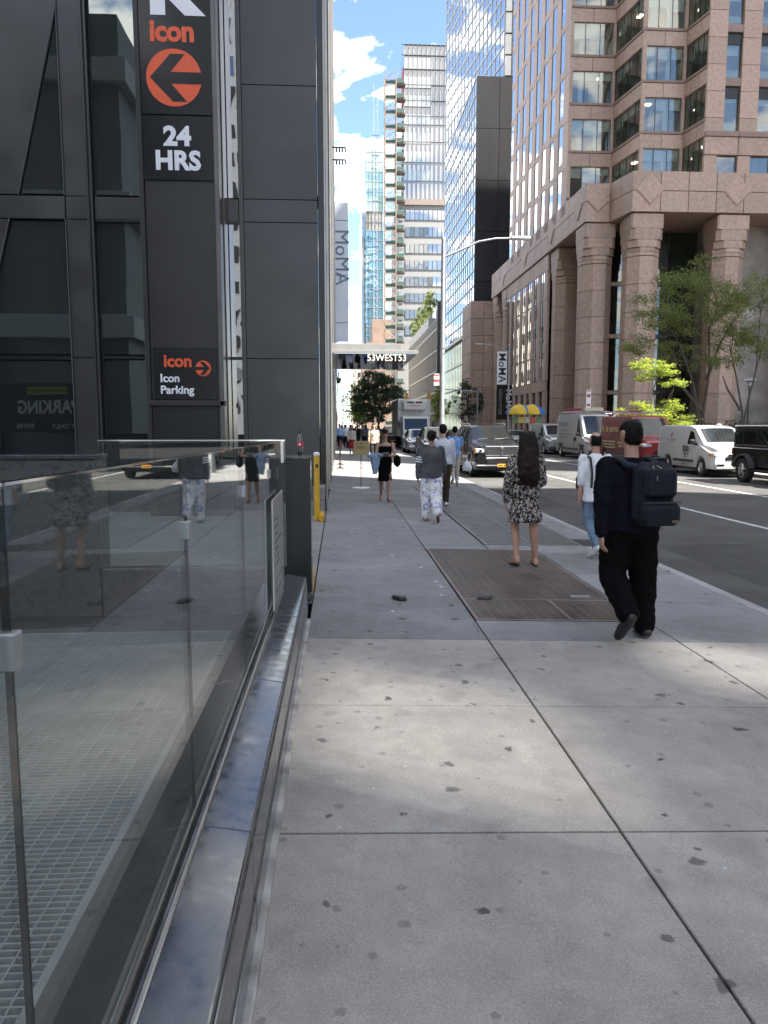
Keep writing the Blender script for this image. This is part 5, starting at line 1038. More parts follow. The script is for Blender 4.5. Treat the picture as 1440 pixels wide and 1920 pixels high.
def loft(m, rings, n=18):      # rings: (cx, cy, cz, rx, ry), bottom to top
    vs = [Vector((x+rx*math.cos(2*math.pi*j/n), y+ry*math.sin(2*math.pi*j/n), z)) for x, y, z, rx, ry in rings for j in range(n)]; k = len(rings)
    m.add(vs, [(i*n+j, i*n+(j+1) % n, (i+1)*n+(j+1) % n, (i+1)*n+j) for i in range(k-1) for j in range(n)]+[tuple(range(n))[::-1], tuple((k-1)*n+j for j in range(n))])
def blob(m, name, mat, parent, vox, fold=0., smooth=5, tex=None):
    o = m.build(name, mat, parent); o.data.shade_smooth()
    r = o.modifiers.new('r', 'REMESH'); r.mode = 'VOXEL'; r.voxel_size = vox; r.use_smooth_shade = True
    s = o.modifiers.new('s', 'SMOOTH'); s.factor = .5; s.iterations = smooth
    if fold:
        d = o.modifiers.new('d', 'DISPLACE'); d.texture = tex or FOLD; d.strength = fold; d.mid_level = .5
    return o
def person(label, x, y, rz, H, skinm, pose, top, bottom, hair, shoes, vox=.013, group='pedestrians', gzz=None, dress=None, sleeves='long', loose=1.0, leg_loose=1.0, hem=None, build=1.0, hairm=HAIRK, face=False, sandals=False, name='person', belt=None):
    k = H/1.75; e = empty(name, (x, y, gz(x) if gzz is None else gzz), rz, label, 'person', group); bd = build
    P = dict(hl=20, kl=5, fl=0, hr=-18, kr=25, fr=35, al=-12, el=12, ar=14, er=15, ab=7, lean=3, head=0); P.update(pose)
    Lt, Ls = .43*k, .42*k
    J = {}
    for s, h, kn, f in ((-1, P['hl'], P['kl'], P['fl']), (1, P['hr'], P['kr'], P['fr'])):
        hip = Vector((s*.092*k*bd, 0, 0)); a = R(h); kne = hip+Lt*Vector((-s*.02+s*P.get('sp', 0), math.sin(a), -math.cos(a))); b = R(h-kn); ank = kne+Ls*Vector((-s*.015+s*P.get('sp', 0), math.sin(b), -math.cos(b))); f = R(f)
        toe = ank+.16*k*Vector((s*.15, math.cos(f), -math.sin(f)))+Vector((0, 0, -.045*k*math.cos(f))); heel = ank+Vector((0, -.05*k*math.cos(f), -.05*k*math.cos(f)))-Vector((0, .04*k*math.sin(f), 0)); J[s] = (hip, kne, ank, heel, toe)
    low = min(min(q[3].z, q[4].z) for q in J.values())-.035*k; up = Vector((0, 0, -low))
    for s in J: J[s] = tuple(p+up for p in J[s])
    hz = up.z; ln = math.tan(R(P['lean']))
    def T(z, dy=0.): return (0, dy+(z)*ln, hz+z)           # torso centre line
    sh = .435*k; A = {}
    for s, sw, el in ((-1, P['al'], P['el']), (1, P['ar'], P['er'])):
        S0 = Vector((s*.178*k*bd, sh*ln, hz+sh)); a = R(sw); ab = R(P['ab']); E = S0+.285*k*Vector((s*math.sin(ab), math.sin(a)*math.cos(ab), -math.cos(a)*math.cos(ab))); b = R(sw+el); ab2 = R(P['ab']*.3+P.get('in%d' % s, 0))
        Wr = E+.25*k*Vector((s*math.sin(ab2), math.sin(b)*math.cos(ab2), -math.cos(b)*math.cos(ab2))); hd = (Wr-E).normalized(); A[s] = (S0, E, Wr, hd)
    # ---- body
    m = MB(); tor = [(-.13, .10, .085), (-.06, .155, .115), (.04, .15, .11), (.14, .128, .098), (.26, .148, .108), (.36, .165, .108), (.43, .150, .085), (.475, .075, .062), (.50, .055, .055)]
    loft(m, [(T(z*k)[0], T(z*k)[1], T(z*k)[2], rx*k*bd, ry*k*bd) for z, rx, ry in tor])
    nk = Vector(T(.49*k)); hc = Vector(T(.685*k, .02*k)); cap(m, nk, .056*k, hc+Vector((0, -.015*k, -.06*k)), .052*k)
    ha = R(P['head']); HR = Matrix.Rotation(R(P.get('turn', 0)), 3, 'Z') @ Matrix.Rotation(-ha, 3, 'X')
    def hp(x_, y_, z_): return hc+HR @ Vector((x_*k, y_*k, z_*k))
    mh = MB(); loft(mh, [(0, .045*k, -.112*k, .03*k, .035*k), (0, .028*k, -.085*k, .052*k, .06*k), (0, .01*k, -.04*k, .068*k, .084*k), (0, 0, .01*k, .074*k, .094*k), (0, -.006*k, .055*k, .071*k, .09*k), (0, -.008*k, .09*k, .052*k, .066*k), (0, -.008*k, .108*k, .02*k, .025*k)])
    m.add([hc+HR @ Vector(p) for p in mh.v], mh.f)
    for s in (-1, 1): cap(m, hp(s*.074, -.012, -.03), .012*k, hp(s*.082, -.022, .018), .018*k, 8)
    cap(m, hp(0, .094, .012), .009*k, hp(0, .112, -.03), .015*k, 8)
    if face:
        cap(m, hp(-.02, .085, -.068), .010*k, hp(.02, .085, -.068), .010*k, 8)
        for s in (-1, 1): cap(m, hp(s*.02, .086, .028), .010*k, hp(s*.045, .078, .026), .009*k, 8)
    for s in (-1, 1):
        hip, kne, ank, heel, toe = J[s]; cap(m, hip, .082*k*bd, kne, .054*k*bd); cap(m, kne, .053*k*bd, kne.lerp(ank, .35)+Vector((0, -.012*k, 0)), .054*k*bd); cap(m, kne.lerp(ank, .35)+Vector((0, -.012*k, 0)), .052*k*bd, ank, .034*k); cap(m, ank, .036*k, heel, .036*k); cap(m, heel, .036*k, toe, .034*k); cap(m, ank, .036*k, toe, .032*k)
        S0, E, Wr, hd = A[s]; cap(m, S0, .052*k*bd, E, .040*k*bd); cap(m, E, .040*k*bd, Wr, .026*k)
        sd = Vector((0, 1, 0)); sd = (sd-hd*sd.dot(hd)).normalized() if abs(hd.y) < .93 else Vector((0, 0, 1)); inn = Vector((-s, 0, 0))
        kn = Wr+hd*.085*k
        for q, (o_, ll) in enumerate(((.030, .066), (.010, .076), (-.010, .072), (-.030, .056))):
            b0 = kn+sd*o_*k; cap(m, Wr+hd*.02*k+sd*o_*.6*k, .0135*k, b0, .0115*k, 8); b1 = b0+(hd*.6+inn*.30).normalized()*ll*.5*k; b2 = b1+(hd*.5+inn*.65).normalized()*ll*.5*k; cap(m, b0, .0095*k, b1, .009*k, 8); cap(m, b1, .009*k, b2, .0075*k, 8)
        t0 = Wr+hd*.025*k+sd*.024*k; t1 = t0+(hd*.7+sd*.6+inn*.4).normalized()*.042*k; cap(m, t0, .013*k, t1, .011*k, 8); cap(m, t1, .0105*k, t1+(hd*.9+inn*.4).normalized()*.032*k, .0085*k, 8)
    body = blob(m, 'body', skinm, e, vox*.75 if vox < .014 else vox, 0, 3)
    if face:
        for s in (-1, 1):
            q = hp(s*.031, .084, .012); MB().lathe([(.002, -.011*k), (.009*k, -.006*k), (.011*k, 0), (.009*k, .006*k), (.002, .011*k)], 10, q).build('eye', pm('dark eye', (.02, .013, .01), .2), e, 60)
            q2 = hp(s*.034, .088, .032); MB().cbox(q2.x-.017*k, q2.x+.017*k, q2.y-.008, q2.y+.004, q2.z-.003, q2.z+.004, .002).build('eyebrow', HAIRK, e)
        q = hp(0, .088, -.066); MB().cbox(q.x-.022*k, q.x+.022*k, q.y-.006, q.y+.009, q.z-.006, q.z+.006, .004).build('lips', pm('lips', (.36, .10, .09), .45), e)
    # ---- clothes
    lo = loose
    if top is not None:
        m = MB(); hemz = -.10 if hem is None else hem
        rr = [(hemz, .172*lo, .130*lo), (hemz+.03, .176*lo, .135*lo), (.04, .170*lo, .130*lo), (.14, .156*lo, .122*lo), (.26, .168*lo, .128*lo), (.36, .182*lo, .126*lo), (.432, .166*lo, .100*lo), (.475, .088, .075), (.505, .074, .070)]
        if dress is not None:
            fl = dress[1]; hz_ = -dress[0]; rr = [(hz_, .17*fl, .15*fl), (hz_+.02, .175*fl, .155*fl), (hz_*.6, .165*(1+(fl-1)*.7), .14*(1+(fl-1)*.7)), (-.08, .168, .132)]+[(z, a*.99, b*.99) for z, a, b in rr[2:]]
        if sleeves == 'none': rr = rr[:-3]+[(.395, .148, .100), (.40, .12, .09)]
        loft(m, [(T(z*k)[0], T(max(z, -.1)*k)[1], hz+z*k, a*k*bd, b*k*bd) for z, a, b in rr], 24)
        for s in (-1, 1):
            S0, E, Wr, hd = A[s]
            if sleeves == 'long': cap(m, S0, .070*k*bd*lo**.5, E, .056*k*bd*lo); cap(m, E, .056*k*bd*lo, Wr-hd*.01, .042*k*lo)
            elif sleeves == 'roll': cap(m, S0, .070*k*bd, E, .056*k*bd*lo); cap(m, E, .054*k*bd, E.lerp(Wr, .22), .050*k)
            elif sleeves == 'short': cap(m, S0, .070*k*bd, S0.lerp(E, .72), .060*k*bd)
            else: cap(m, S0+Vector((-s*.055*k, 0, -.01)), .034*k, S0+Vector((-s*.06*k, .03*k, -.10*k)), .034*k)
        blob(m, 'dress' if dress is not None else 'top', top, e, vox, .022*lo+.004, 4)
    if bottom is not None:
        m = MB(); q = leg_loose
        loft(m, [(0, T(0)[1], hz-.14*k, .13*k*bd, .105*k*bd), (0, 0, hz-.07*k, .168*k*bd*q**.4, .130*k*bd*q**.4), (0, T(.04*k)[1], hz+.04*k, .160*k*bd, .120*k*bd), (0, T(.09*k)[1], hz+.09*k, .148*k*bd, .112*k*bd)])
        for s in (-1, 1):
            hip, kne, ank, heel, toe = J[s]; cap(m, hip, .094*k*bd*q**.5, kne, .070*k*bd*q); cap(m, kne, .070*k*bd*q, ank+Vector((0, -.004, .01)), .052*k*bd*q)
        blob(m, 'trousers', bottom, e, vox, .024*q, 4)
    if shoes is not None:
        for s in (-1, 1):
            hip, kne, ank, heel, toe = J[s]; f = (toe-heel).normalized()
            if sandals:
                m = MB(); d = Vector((0, 0, -.028*k)); nrm = f.cross(Vector((1, 0, 0))).normalized(); nrm = nrm if nrm.z < 0 else -nrm
                cap(m, heel+nrm*.040*k-f*.02, .022*k, heel.lerp(toe, .6)+nrm*.042*k+Vector((.008, 0, 0)), .028*k); cap(m, heel.lerp(toe, .6)+nrm*.042*k, .028*k, toe+nrm*.038*k+f*.025, .028*k); cap(m, heel.lerp(toe, .55)+Vector((-.035*k, 0, .02)), .010, heel.lerp(toe, .62)+Vector((.035*k, 0, .02)), .010)
                blob(m, 'sandal', shoes, e, .010, 0, 2)
            else:
                m = MB(); cap(m, heel+Vector((0, 0, .012)), .044*k, toe, .044*k); cap(m, heel.lerp(toe, .6)+Vector((.01*s, 0, 0)), .046*k, toe+f*.035*k, .036*k); cap(m, ank+Vector((0, 0, .0)), .044*k, heel.lerp(toe, .35), .046*k)
                nrm = f.cross(Vector((1, 0, 0))).normalized(); nrm = nrm if nrm.z < 0 else -nrm
                so_ = blob(m, 'shoe', shoes, e, .011, 0, 2)
    # ---- hair
    if hair:
        m = MB()
        def hr(rs): 
            q = MB(); loft(q, [(0, a*k, b*k, c*k, d*k) for a, b, c, d in rs]); m.add([hc+HR @ Vector(p) for p in q.v], q.f)
        if hair == 'bald': hr([(-.030, -.075, .062, .055), (-.035, -.03, .076, .066), (-.036, .02, .079, .068), (-.040, .058, .074, .055), (-.045, .072, .055, .030)])
        else:
            hr([(.002, .035, .079, .099), (-.006, .06, .078, .097), (-.008, .095, .062, .078), (-.008, .120, .028, .035)]); hr([(-.040, -.085, .045, .040), (-.036, -.06, .066, .062), (-.032, -.02, .078, .070), (-.026, .05, .080, .078)])
        if hair == 'long': loft(m, [(dx*k, T(min(z, .62)*k)[1]-b*k, hz+z*k, rx*k, ry*k) for z, b, rx, ry, dx in ((.13, .140, .07, .03, .02), (.19, .148, .125, .05, .015), (.28, .145, .148, .06, .005), (.38, .130, .142, .065, -.005), (.47, .110, .128, .07, 0), (.55, .085, .112, .075, .004), (.62, .055, .108, .085, 0), (.69, .022, .100, .092, 0), (.75, .010, .084, .088, 0), (.79, .008, .055, .06, 0))])
        if hair == 'bun': q = hp(.035, -.085, .035); cap(m, q, .042*k, q+Vector((.02, -.01, .03)), .036*k); cap(m, q, .02*k, q+Vector((.09*k, -.03*k, -.09*k)), .012*k)
        if hair == 'tied': q = hp(0, -.10, -.02); cap(m, hp(0, -.085, .02), .04*k, q, .035*k)
        blob(m, 'hair', hairm, e, vox*.8, .045 if hair == 'long' else .014, 3, FOLD if hair == 'long' else STRAND)
    if hair == 'long' and vox < .015:
        rg_ = np.random.default_rng(int(x*100)); sm = MB()
        for q in range(520):
            a0 = rg_.uniform(-1.15, 1.15); sx_ = math.sin(a0); zb = rg_.uniform(.06, .30); ph = rg_.uniform(0, 6.28); am = rg_.uniform(.006, .026); L_, R_ = [], []
            for j in range(9):
                f = j/8; zz = (.79-(.79-zb)*f)*k; wv = .098+(.152-.098)*min(1, f*1.25)-.03*max(0, f-.85)/.15; px = k*(sx_*wv+am*math.sin(ph+f*9)); py_ = T(min(zz, .7*k))[1]-k*((.09 if f < .15 else .10+.035*min(1, f*1.5))*math.cos(a0*.75)+.010+am*math.cos(ph+f*7)*.6)+(.06*k if f < .06 else 0)
                hw = .0032*(1-.6*f); L_.append(Vector((px-hw, py_, hz+zz))); R_.append(Vector((px+hw, py_-.001, hz+zz)))
            sm.sheet([L_, R_])
        sm.build('hair_strands', hairm, e, 60)
    if belt: loft(b_ := MB(), [(0, T(.075*k)[1], hz+.06*k, .160*k*bd, .124*k*bd), (0, T(.09*k)[1], hz+.095*k, .158*k*bd, .122*k*bd)]); b_.build('belt', belt, e)
    e['_'] = 0; del e['_']
    return dict(e=e, J=J, A=A, T=T, hz=hz, k=k, hp=hp)
BLKC = cloth('black', (.005, .005, .0055)); NAVYK = cloth('blue black', (.0075, .0075, .012)); SHOEK = pm('black shoe', (.012, .012, .013), .5); SHOEW = pm('white shoe', (.62, .62, .6), .6, var=.1)
WSH = cloth('white shirt', (.74, .74, .77)); JEAN = cloth('jeans', (.15, .21, .29)); GREYS = cloth('grey sweater', (.085, .088, .095)); BRN = cloth('brown trousers', (.060, .048, .036)); BLUE = cloth('blue shirt', (.20, .34, .62)); BEIG = cloth('beige trousers', (.48, .44, .38)); TAN = cloth('beige shirt', (.55, .46, .34)); DENIM = cloth('denim jacket', (.26, .35, .46))
PRD = printed('black cream print', (.016, .016, .022), [(.42, .36, .31), (.20, .16, .15)], 34, [.52, .60]); PRB = printed('white blue print', (.74, .73, .72), [(.22, .27, .58), (.52, .50, .50)], 13, [.58, .62]); PRR = printed('red print', (.30, .02, .03), [(.7, .6, .6)], 9, [.62])
# man with backpack
mn = person('man in black seen from behind wearing a navy backpack, nearest pedestrian', 2.34, 5.86, R(4), 1.78, SK1, dict(hl=4, kl=58, fl=66, hr=-1, kr=2, fr=0, al=-16, el=8, ar=8, er=14, ab=12, sp=.06, lean=2, head=2, turn=10), NAVYK, BLKC, 'short', SHOEK, .011, loose=1.22, leg_loose=1.42, hem=-.07, build=1.12)
E_ = mn['e']; L0 = E_.location
bp = empty('backpack', (L0.x, L0.y, L0.z), E_.rotation_euler.z, 'navy nylon backpack with front pockets on the back of the man in black', 'backpack')
NAVY = pm('navy nylon', (.008, .010, .018), .6, var=.15, vs=9, bump=.5, bs=30, spec=.2); NAVY2 = pm('navy strap', (.013, .019, .032), .65, var=.1, bump=.3, bs=60, spec=.2)
z0 = mn['hz']-.01; cx = .075
m = MB(); m.cbox(cx-.165, cx+.165, -.29, -.13, z0, z0+.50, .06); blob(m, 'main_compartment', NAVY, bp, .010, .010, 4)
m = MB(); m.cbox(cx-.125, cx+.150, -.345, -.26, z0+.215, z0+.46, .04); blob(m, 'upper_pocket', NAVY, bp, .009, .006, 3)
m = MB(); m.cbox(cx-.150, cx+.175, -.37, -.26, z0+.01, z0+.20, .045); blob(m, 'lower_pocket', NAVY, bp, .009, .007, 3)
m = MB(); m.cbox(cx+.13, cx+.20, -.27, -.15, z0+.02, z0+.19, .03); blob(m, 'side_pocket', NAVY, bp, .009, .004, 3)
MB().tube([(cx-.14, -.352, z0+.195), (cx+.16, -.352, z0+.195)], .005, 6).tube([(cx-.11, -.338, z0+.45), (cx+.13, -.338, z0+.45)], .005, 6).build('zip', pm('zip', (.04, .04, .045), .4, .4), bp, 40)
MB().tube([(cx-.055, -.30, z0+.49), (cx-.05, -.30, z0+.53), (cx+.05, -.30, z0+.53), (cx+.055, -.30, z0+.49)], .010, 8).build('carry_handle', BLACK, bp, 40)
MB().cbox(cx-.06, cx-.048, -.315, -.306, z0+.44, z0+.475, .002).build('zip_tag', STEEL, bp); MB().tube([(cx-.03, -.315, z0+.475), (cx+.01, -.325, z0+.455)], .004, 5).build('zip_pull', STEEL, bp)
MB().cbox(cx-.04, cx-.034, -.352, -.345, z0+.36, z0+.40, .001).build('zip_pull', STEEL, bp); MB().cbox(cx+.085, cx+.135, -.376, -.369, z0+.04, z0+.062, .001).build('brand_tab', pm('brown tab', (.12, .09, .06), .5), bp)
for s, xx in ((-1, -.155), (1, .16)):
    pts = [(cx+s*.09, -.20, z0+.45), (xx*.80, -.150, z0+.475), (xx*.80, -.10, z0+.498), (xx*.80, 0.0, z0+.512), (xx*.84, .10, z0+.47), (xx*.92, .15, z0+.36)]
    m = MB()
    for a, b in zip(pts[:-1], pts[1:]): cap(m, a, .028, b, .028, 10)
    blob(m, 'shoulder_strap', NAVY2, bp, .009, .002, 3)
MB().lathe([(.036, -.018), (.038, 0), (.036, .018)], 16, mat=Matrix.Translation(mn['A'][-1][2]) @ mn['A'][-1][3].to_track_quat('Z', 'Y').to_matrix().to_4x4(), cap=False).build('wristwatch', STEEL, E_)
# woman in print dress
person('woman with long dark hair in a black and cream print dress and flip flops', 2.27, 9.0, R(2), 1.66, SK1, dict(hl=10, kl=34, fl=14, hr=-3, kr=2, fr=2, al=-6, el=14, ar=4, er=70, ab=11, lean=1, sp=.06), PRD, None, 'long', SHOEK, .012, dress=(.36, 1.32), loose=1.15, sandals=True, hairm=HAIRB)
wm_ = person('man in a white shirt and jeans with a dark shoulder strap beside the kerb', 3.40, 9.75, R(6), 1.68, SK1, dict(hl=2, kl=44, fl=46, hr=8, kr=4, fr=0, al=-8, el=14, ar=8, er=14, ab=8, lean=2), WSH, JEAN, 'bald', SHOEW, .012, sleeves='roll', hem=-.16, loose=1.1)
bg_ = empty('shoulder_bag', tuple(wm_['e'].location), wm_['e'].rotation_euler.z, 'black shoulder bag strap worn by the man in the white shirt', 'bag'); m = MB(); z_ = wm_['hz']
pts = [(-.10, .12, z_+.2), (-.115, .12, z_+.36), (-.12, .02, z_+.455), (-.12, -.09, z_+.43), (-.12, -.155, z_+.25), (-.12, -.15, z_+.05)]
for a, b in zip(pts[:-1], pts[1:]): cap(m, a, .018, b, .018, 8)
blob(m, 'strap', BLACK, bg_, .008, 0, 2); blob(MB().cbox(-.20, -.02, .10, .22, z_-.02, z_+.2, .04), 'pouch', BLACK, bg_, .011, .005, 3)
# woman in grey sweater
gs = person('woman in a grey striped sleeve sweater and white and blue printed trousers', 1.62, 13.15, R(0), 1.63, SK2, dict(hl=6, kl=4, fl=0, hr=-10, kr=32, fr=42, al=-6, el=10, ar=6, er=18, ab=12, lean=2), GREYS, PRB, 'bun', pm('brown sandal', (.10, .06, .04), .6), .013, loose=1.25, leg_loose=1.75, hem=-.10, sandals=True, hairm=HAIRB)
S0, E1, Wr, hd = gs['A'][-1]
for f in (.55, .70, .85):
    c_ = S0.lerp(E1, f); q = (E1-S0).to_track_quat('Z', 'Y').to_matrix().to_4x4(); MB().lathe([(.0700, -.009), (.0705, 0), (.0700, .009)], 18, mat=Matrix.Translation(c_) @ q, cap=False).build('sleeve_stripe', WHITE, gs['e'], 60)
person('man in a pale dress shirt and brown trousers behind the woman in the grey sweater', 2.18, 15.7, R(-3), 1.76, SK3, dict(hl=-10, kl=30, fl=40, hr=8, kr=3, fr=0, ar=4, er=14, al=8, lean=4), cloth('pale shirt', (.52, .54, .60)), BRN, 'short', SHOEW, .013, loose=1.18, hem=-.04, belt=BLACK, leg_loose=1.15)
person('man in a blue polo and beige trousers carrying a white plastic bag', 3.30, 21.3, R(-4), 1.66, SK2, dict(hl=-10, kl=36, fl=50, hr=8, kr=3, ar=6, er=8), BLUE, BEIG, 'short', SHOEW, .015, sleeves='short', leg_loose=1.1)
o = MB(); loft(o, [(0, 0, 0, .06, .05), (0, 0, .02, .13, .09), (.01, 0, .12, .15, .10), (0, 0, .22, .10, .07), (0, 0, .30, .03, .02), (.0, 0, .36, .02, .015)]); o = blob(o, 'plastic_bag', pm('white plastic', (.72, .72, .74), .35, var=.06, bump=.4, bs=20), None, .012, .03, 2); o.location = (3.66, 21.35, .33); tag(o, 'white plastic shopping bag hanging beside the black car', 'bag')
bw = person('woman in a black sleeveless dress looking down at her phone, walking towards the viewer', 1.0, 16.5, R(180), 1.62, SK1, dict(hl=10, kl=5, fl=0, hr=-8, kr=22, fr=25, al=20, el=70, ar=22, er=68, ab=9, lean=-1, head=22, **{'in-1': -32, 'in1': -30}), BLKC, None, 'tied', pm('tan sandal', (.30, .20, .12), .6), .012, dress=(.44, .98), sleeves='none', face=True, sandals=True, hairm=HAIRB)
q = bw['A'][1][2]; ph = MB().cbox(-.075, .075, -.04, .04, -.006, .006, .003).build('phone', BLACK); ph.location = bw['e'].matrix_basis @ (Vector((0, q.y+.09, q.z+.05))); ph.rotation_euler = (R(30), 0, 0); tag(ph, 'small black phone in the hands of the woman in the black dress', 'phone')
m = MB(); M = bw['e'].matrix_basis; a1, a2 = bw['A'][1][1], bw['A'][1][2]
cap(m, a1.lerp(a2, .3), .055, a2, .05); loft(m, [(a1.x+.03, a2.y-.02, a1.z-.40, .05, .04), (a1.x+.02, a2.y-.04, a1.z-.2, .09, .05), (a1.x, a2.y-.08, a1.z-.02, .10, .06), (a1.x-.02, a2.y-.1, a1.z+.06, .06, .05)]); cap(m, a1+Vector((.05, .1, 0)), .05, a1+Vector((.16, .14, .0)), .04)
o = blob(m, 'denim_jacket', DENIM, None, .011, .02, 3); o.matrix_basis = M.copy(); tag(o, 'pale blue denim jacket draped over the arm of the woman in the black dress', 'jacket')
m = MB(); z_ = bw['hz']; m.cbox(-.34, -.20, -.20, .16, z_-.10, z_+.17, .06); o = blob(m, 'shoulder_bag', BLKC, None, .012, .02, 4); o.matrix_basis = M.copy(); tag(o, 'large black shoulder bag at the side of the woman in the black dress', 'bag')
# farther pedestrians
person('man in a beige T shirt behind the cardboard sign', 1.50, 33.0, R(180), 1.74, SK3, dict(hl=-10, kl=24, hr=14, kr=4), TAN, cloth('dark trousers', (.03, .03, .035)), 'short', SHOEK, .02, sleeves='short', loose=1.15, leg_loose=1.15, face=True)
person('woman in a red patterned skirt and cream top', .66, 41.0, R(180), 1.66, SK3, dict(hl=12, kl=3, hr=-10, kr=20), cloth('cream blouse', (.56, .52, .46)), None, 'long', pm('cream shoe', (.5, .45, .38), .6), .02, loose=1.1)
m = MB(); loft(m, [(0, .02, .42, .30, .20), (0, .02, .6, .26, .18), (0, .01, .8, .20, .15), (0, .0, .95, .165, .125), (0, 0, 1.02, .14, .11)]); o = blob(m, 'skirt', PRR, bpy.data.objects[[q.name for q in bpy.data.objects if q.get('label', '').startswith('woman in a red')][0]], .02, .03, 3)
far = [(-.0, 52, 180, 1.78, 'blue shirted man with dark trousers on the left pavement', cloth('sky shirt', (.28, .40, .66)), 'navy trousers', 0), (.45, 55, 0, 1.7, 'person in a white shirt beside the blue shirted man', WSH, 'navy trousers', 1), (1.1, 50, 180, 1.62, 'person in black with dark hair in front of the far crowd', BLKC, 'black jeans', 2), (1.75, 54, 180, 1.7, 'person in a dark top behind the man in beige', GREYS, 'black jeans', 3), (2.25, 47, 180, 1.66, 'person in a red shirt behind the woman in black', cloth('red shirt', (.42, .05, .05)), 'black jeans', 4), (2.7, 52, 0, 1.7, 'person in a brown top near the street tree', cloth('brown top', (.16, .10, .07)), 'black jeans', 5),
       (.2, 62, 180, 1.72, 'person in grey near the wall in the far crowd', GREYS, 'black jeans', 6), (.9, 64, 0, 1.75, 'person in a pale shirt walking away in the far crowd', cloth('pale top', (.5, .52, .6)), 'navy trousers', 7), (1.6, 66, 180, 1.7, 'person in black in the middle of the far crowd', BLKC, 'black jeans', 8), (2.2, 63, 0, 1.76, 'person in a blue top in the far crowd', BLUE, 'navy trousers', 9), (2.9, 67, 180, 1.7, 'person in white beneath the dark street tree', WSH, 'black jeans', 10), (.5, 74, 0, 1.7, 'farthest dark figure by the left wall', BLKC, 'black jeans', 11), (1.3, 78, 180, 1.72, 'farthest figure in a grey top mid pavement', GREYS, 'black jeans', 12), (2.1, 80, 0, 1.7, 'farthest figure in white mid pavement', WSH, 'navy trousers', 13)]
for x, y, rz, H, lab, tp, bt_, i in far:
    person(lab, x, y, R(rz), H, (SK1, SK2, SK3)[i % 3], dict(hl=16-8*(i % 3), kl=4, hr=-14+6*(i % 2), kr=20, al=-14+9*(i % 3), ar=14-8*(i % 2)), tp, cloth(bt_, (.018, .02, .03) if 'navy' in bt_ else (.015, .015, .016)), ('short', 'long', 'tied')[(i*2+(i > 5)) % 3], SHOEK, .026, group='people in the far crowd', leg_loose=1.15)
person('person in dark clothes standing at the food cart', 16.1, 61.5, R(90), 1.72, SK2, dict(hl=2, hr=-2, kr=2, fr=0), BLKC, cloth('black jeans', (.015, .015, .016)), 'short', SHOEK, .026)
person('bald person beside the hedge behind the white delivery van', 20.3, 36.0, R(180), 1.75, SK3, dict(hl=4, hr=-4, kr=4, fr=0), cloth('pink shirt', (.5, .35, .33)), cloth('navy trousers', (.018, .02, .03)), None, SHOEK, .026)
# ================================================================ street furniture and small things
def lamp_post(label, x, y, z0, top, reach, dirx, banner=None):
    e = empty('street_lamp', (x, y, z0), label=label, cat='street lamp', group='street lamps')
    MB().lathe([(.16, 0), (.16, .5), (.11, .62), (.10, .7), (.072, top-.1), (.07, top), (.03, top+.05)], 14).build('pole', GALV, e, 40)
    pts = [(0, 0, top-.7), (dirx*.6, 0, top-.45), (dirx*reach*.5, 0, top-.12), (dirx*reach*.75, 0, top), (dirx*reach, 0, top+.02)]
    MB().tube(pts, [.045, .042, .038, .035, .032], 8).build('arm', GALV, e, 40)
    MB().cbox(dirx*(reach+.25)-.38, dirx*(reach+.25)+.38, -.13, .13, top-.04, top+.08, .04).build('lamp_head', pm('lamp head', (.55, .56, .57), .5, .3), e, 40)
    for z in (2.1, 4.4, 4.6): MB().lathe([(.105, 0), (.105, .03)], 14, (0, 0, z)).build('band_clamp', STEEL, e, 40)
    return e
e = lamp_post('grey steel street lamp at the near kerb with an arm over the road', 3.86, 28.2, -.12, 8.6, 2.6, 1)
rs = empty('red_street_sign', (3.70, 28.1, 3.2), label='small red and white regulation sign on the near street lamp', cat='sign', group='street signs')
MB().cbox(-.17, .03, -.01, .01, -.08, .35, .004).build('plate', WHITE, rs)
for a, b in ((.27, .33), (.05, .15)): MB().box(-.165, .025, -.0125, -.0105, a, b).build('red_band', REDT, rs)
MB().box(-.13, -.01, -.0125, -.0105, .19, .22).box(-.14, 0, -.0125, -.0105, -.04, -.01).build('print', REDT, rs)
e = lamp_post('grey street lamp on the far kerb carrying a white museum banner', 15.85, 70, -.12, 9.2, 2.6, -1)
bn = empty('museum_banner', (15.2, 70, 5.2), label='white vertical museum banner with black letters on the far street lamp', cat='banner')
MB().cbox(-.48, .45, -.015, .015, .25, 3.25, .006).build('cloth', WHITE, bn); text('lettering', 'MoMA', .98, (-.02, -.02, 1.75), BLACK, bn, .012, .003, 0, 'CENTER', 1.0, 1.0, True)
MB().tube([(-.5, 0, 3.27), (.65, 0, 3.27)], .02, 6).tube([(-.5, 0, .23), (.65, 0, .23)], .02, 6).build('bracket', GALV, bn)
b2 = empty('black_museum_sign', (16.9, 76, 2.2), label='black vertical museum sign with white letters beside the granite podium', cat='sign')
MB().cbox(-.95, .65, -.06, .06, 0, 3.5, .02).build('board', BLKGLOSS, b2); text('lettering', 'MoMA', .85, (.30, -.07, 1.9), WHITE, b2, .01, .003, 0, 'CENTER', 1, 1, True); text('lettering', 'DESIGN STORE', .42, (-.55, -.07, 1.8), GRYT, b2, .01, .003, 0, 'CENTER', .9, 1, True); MB().cbox(-.9, -.8, -.05, .05, -2.3, 0, .01).cbox(.5, .6, -.05, .05, -2.3, 0, .01).build('posts', BLACK, b2)
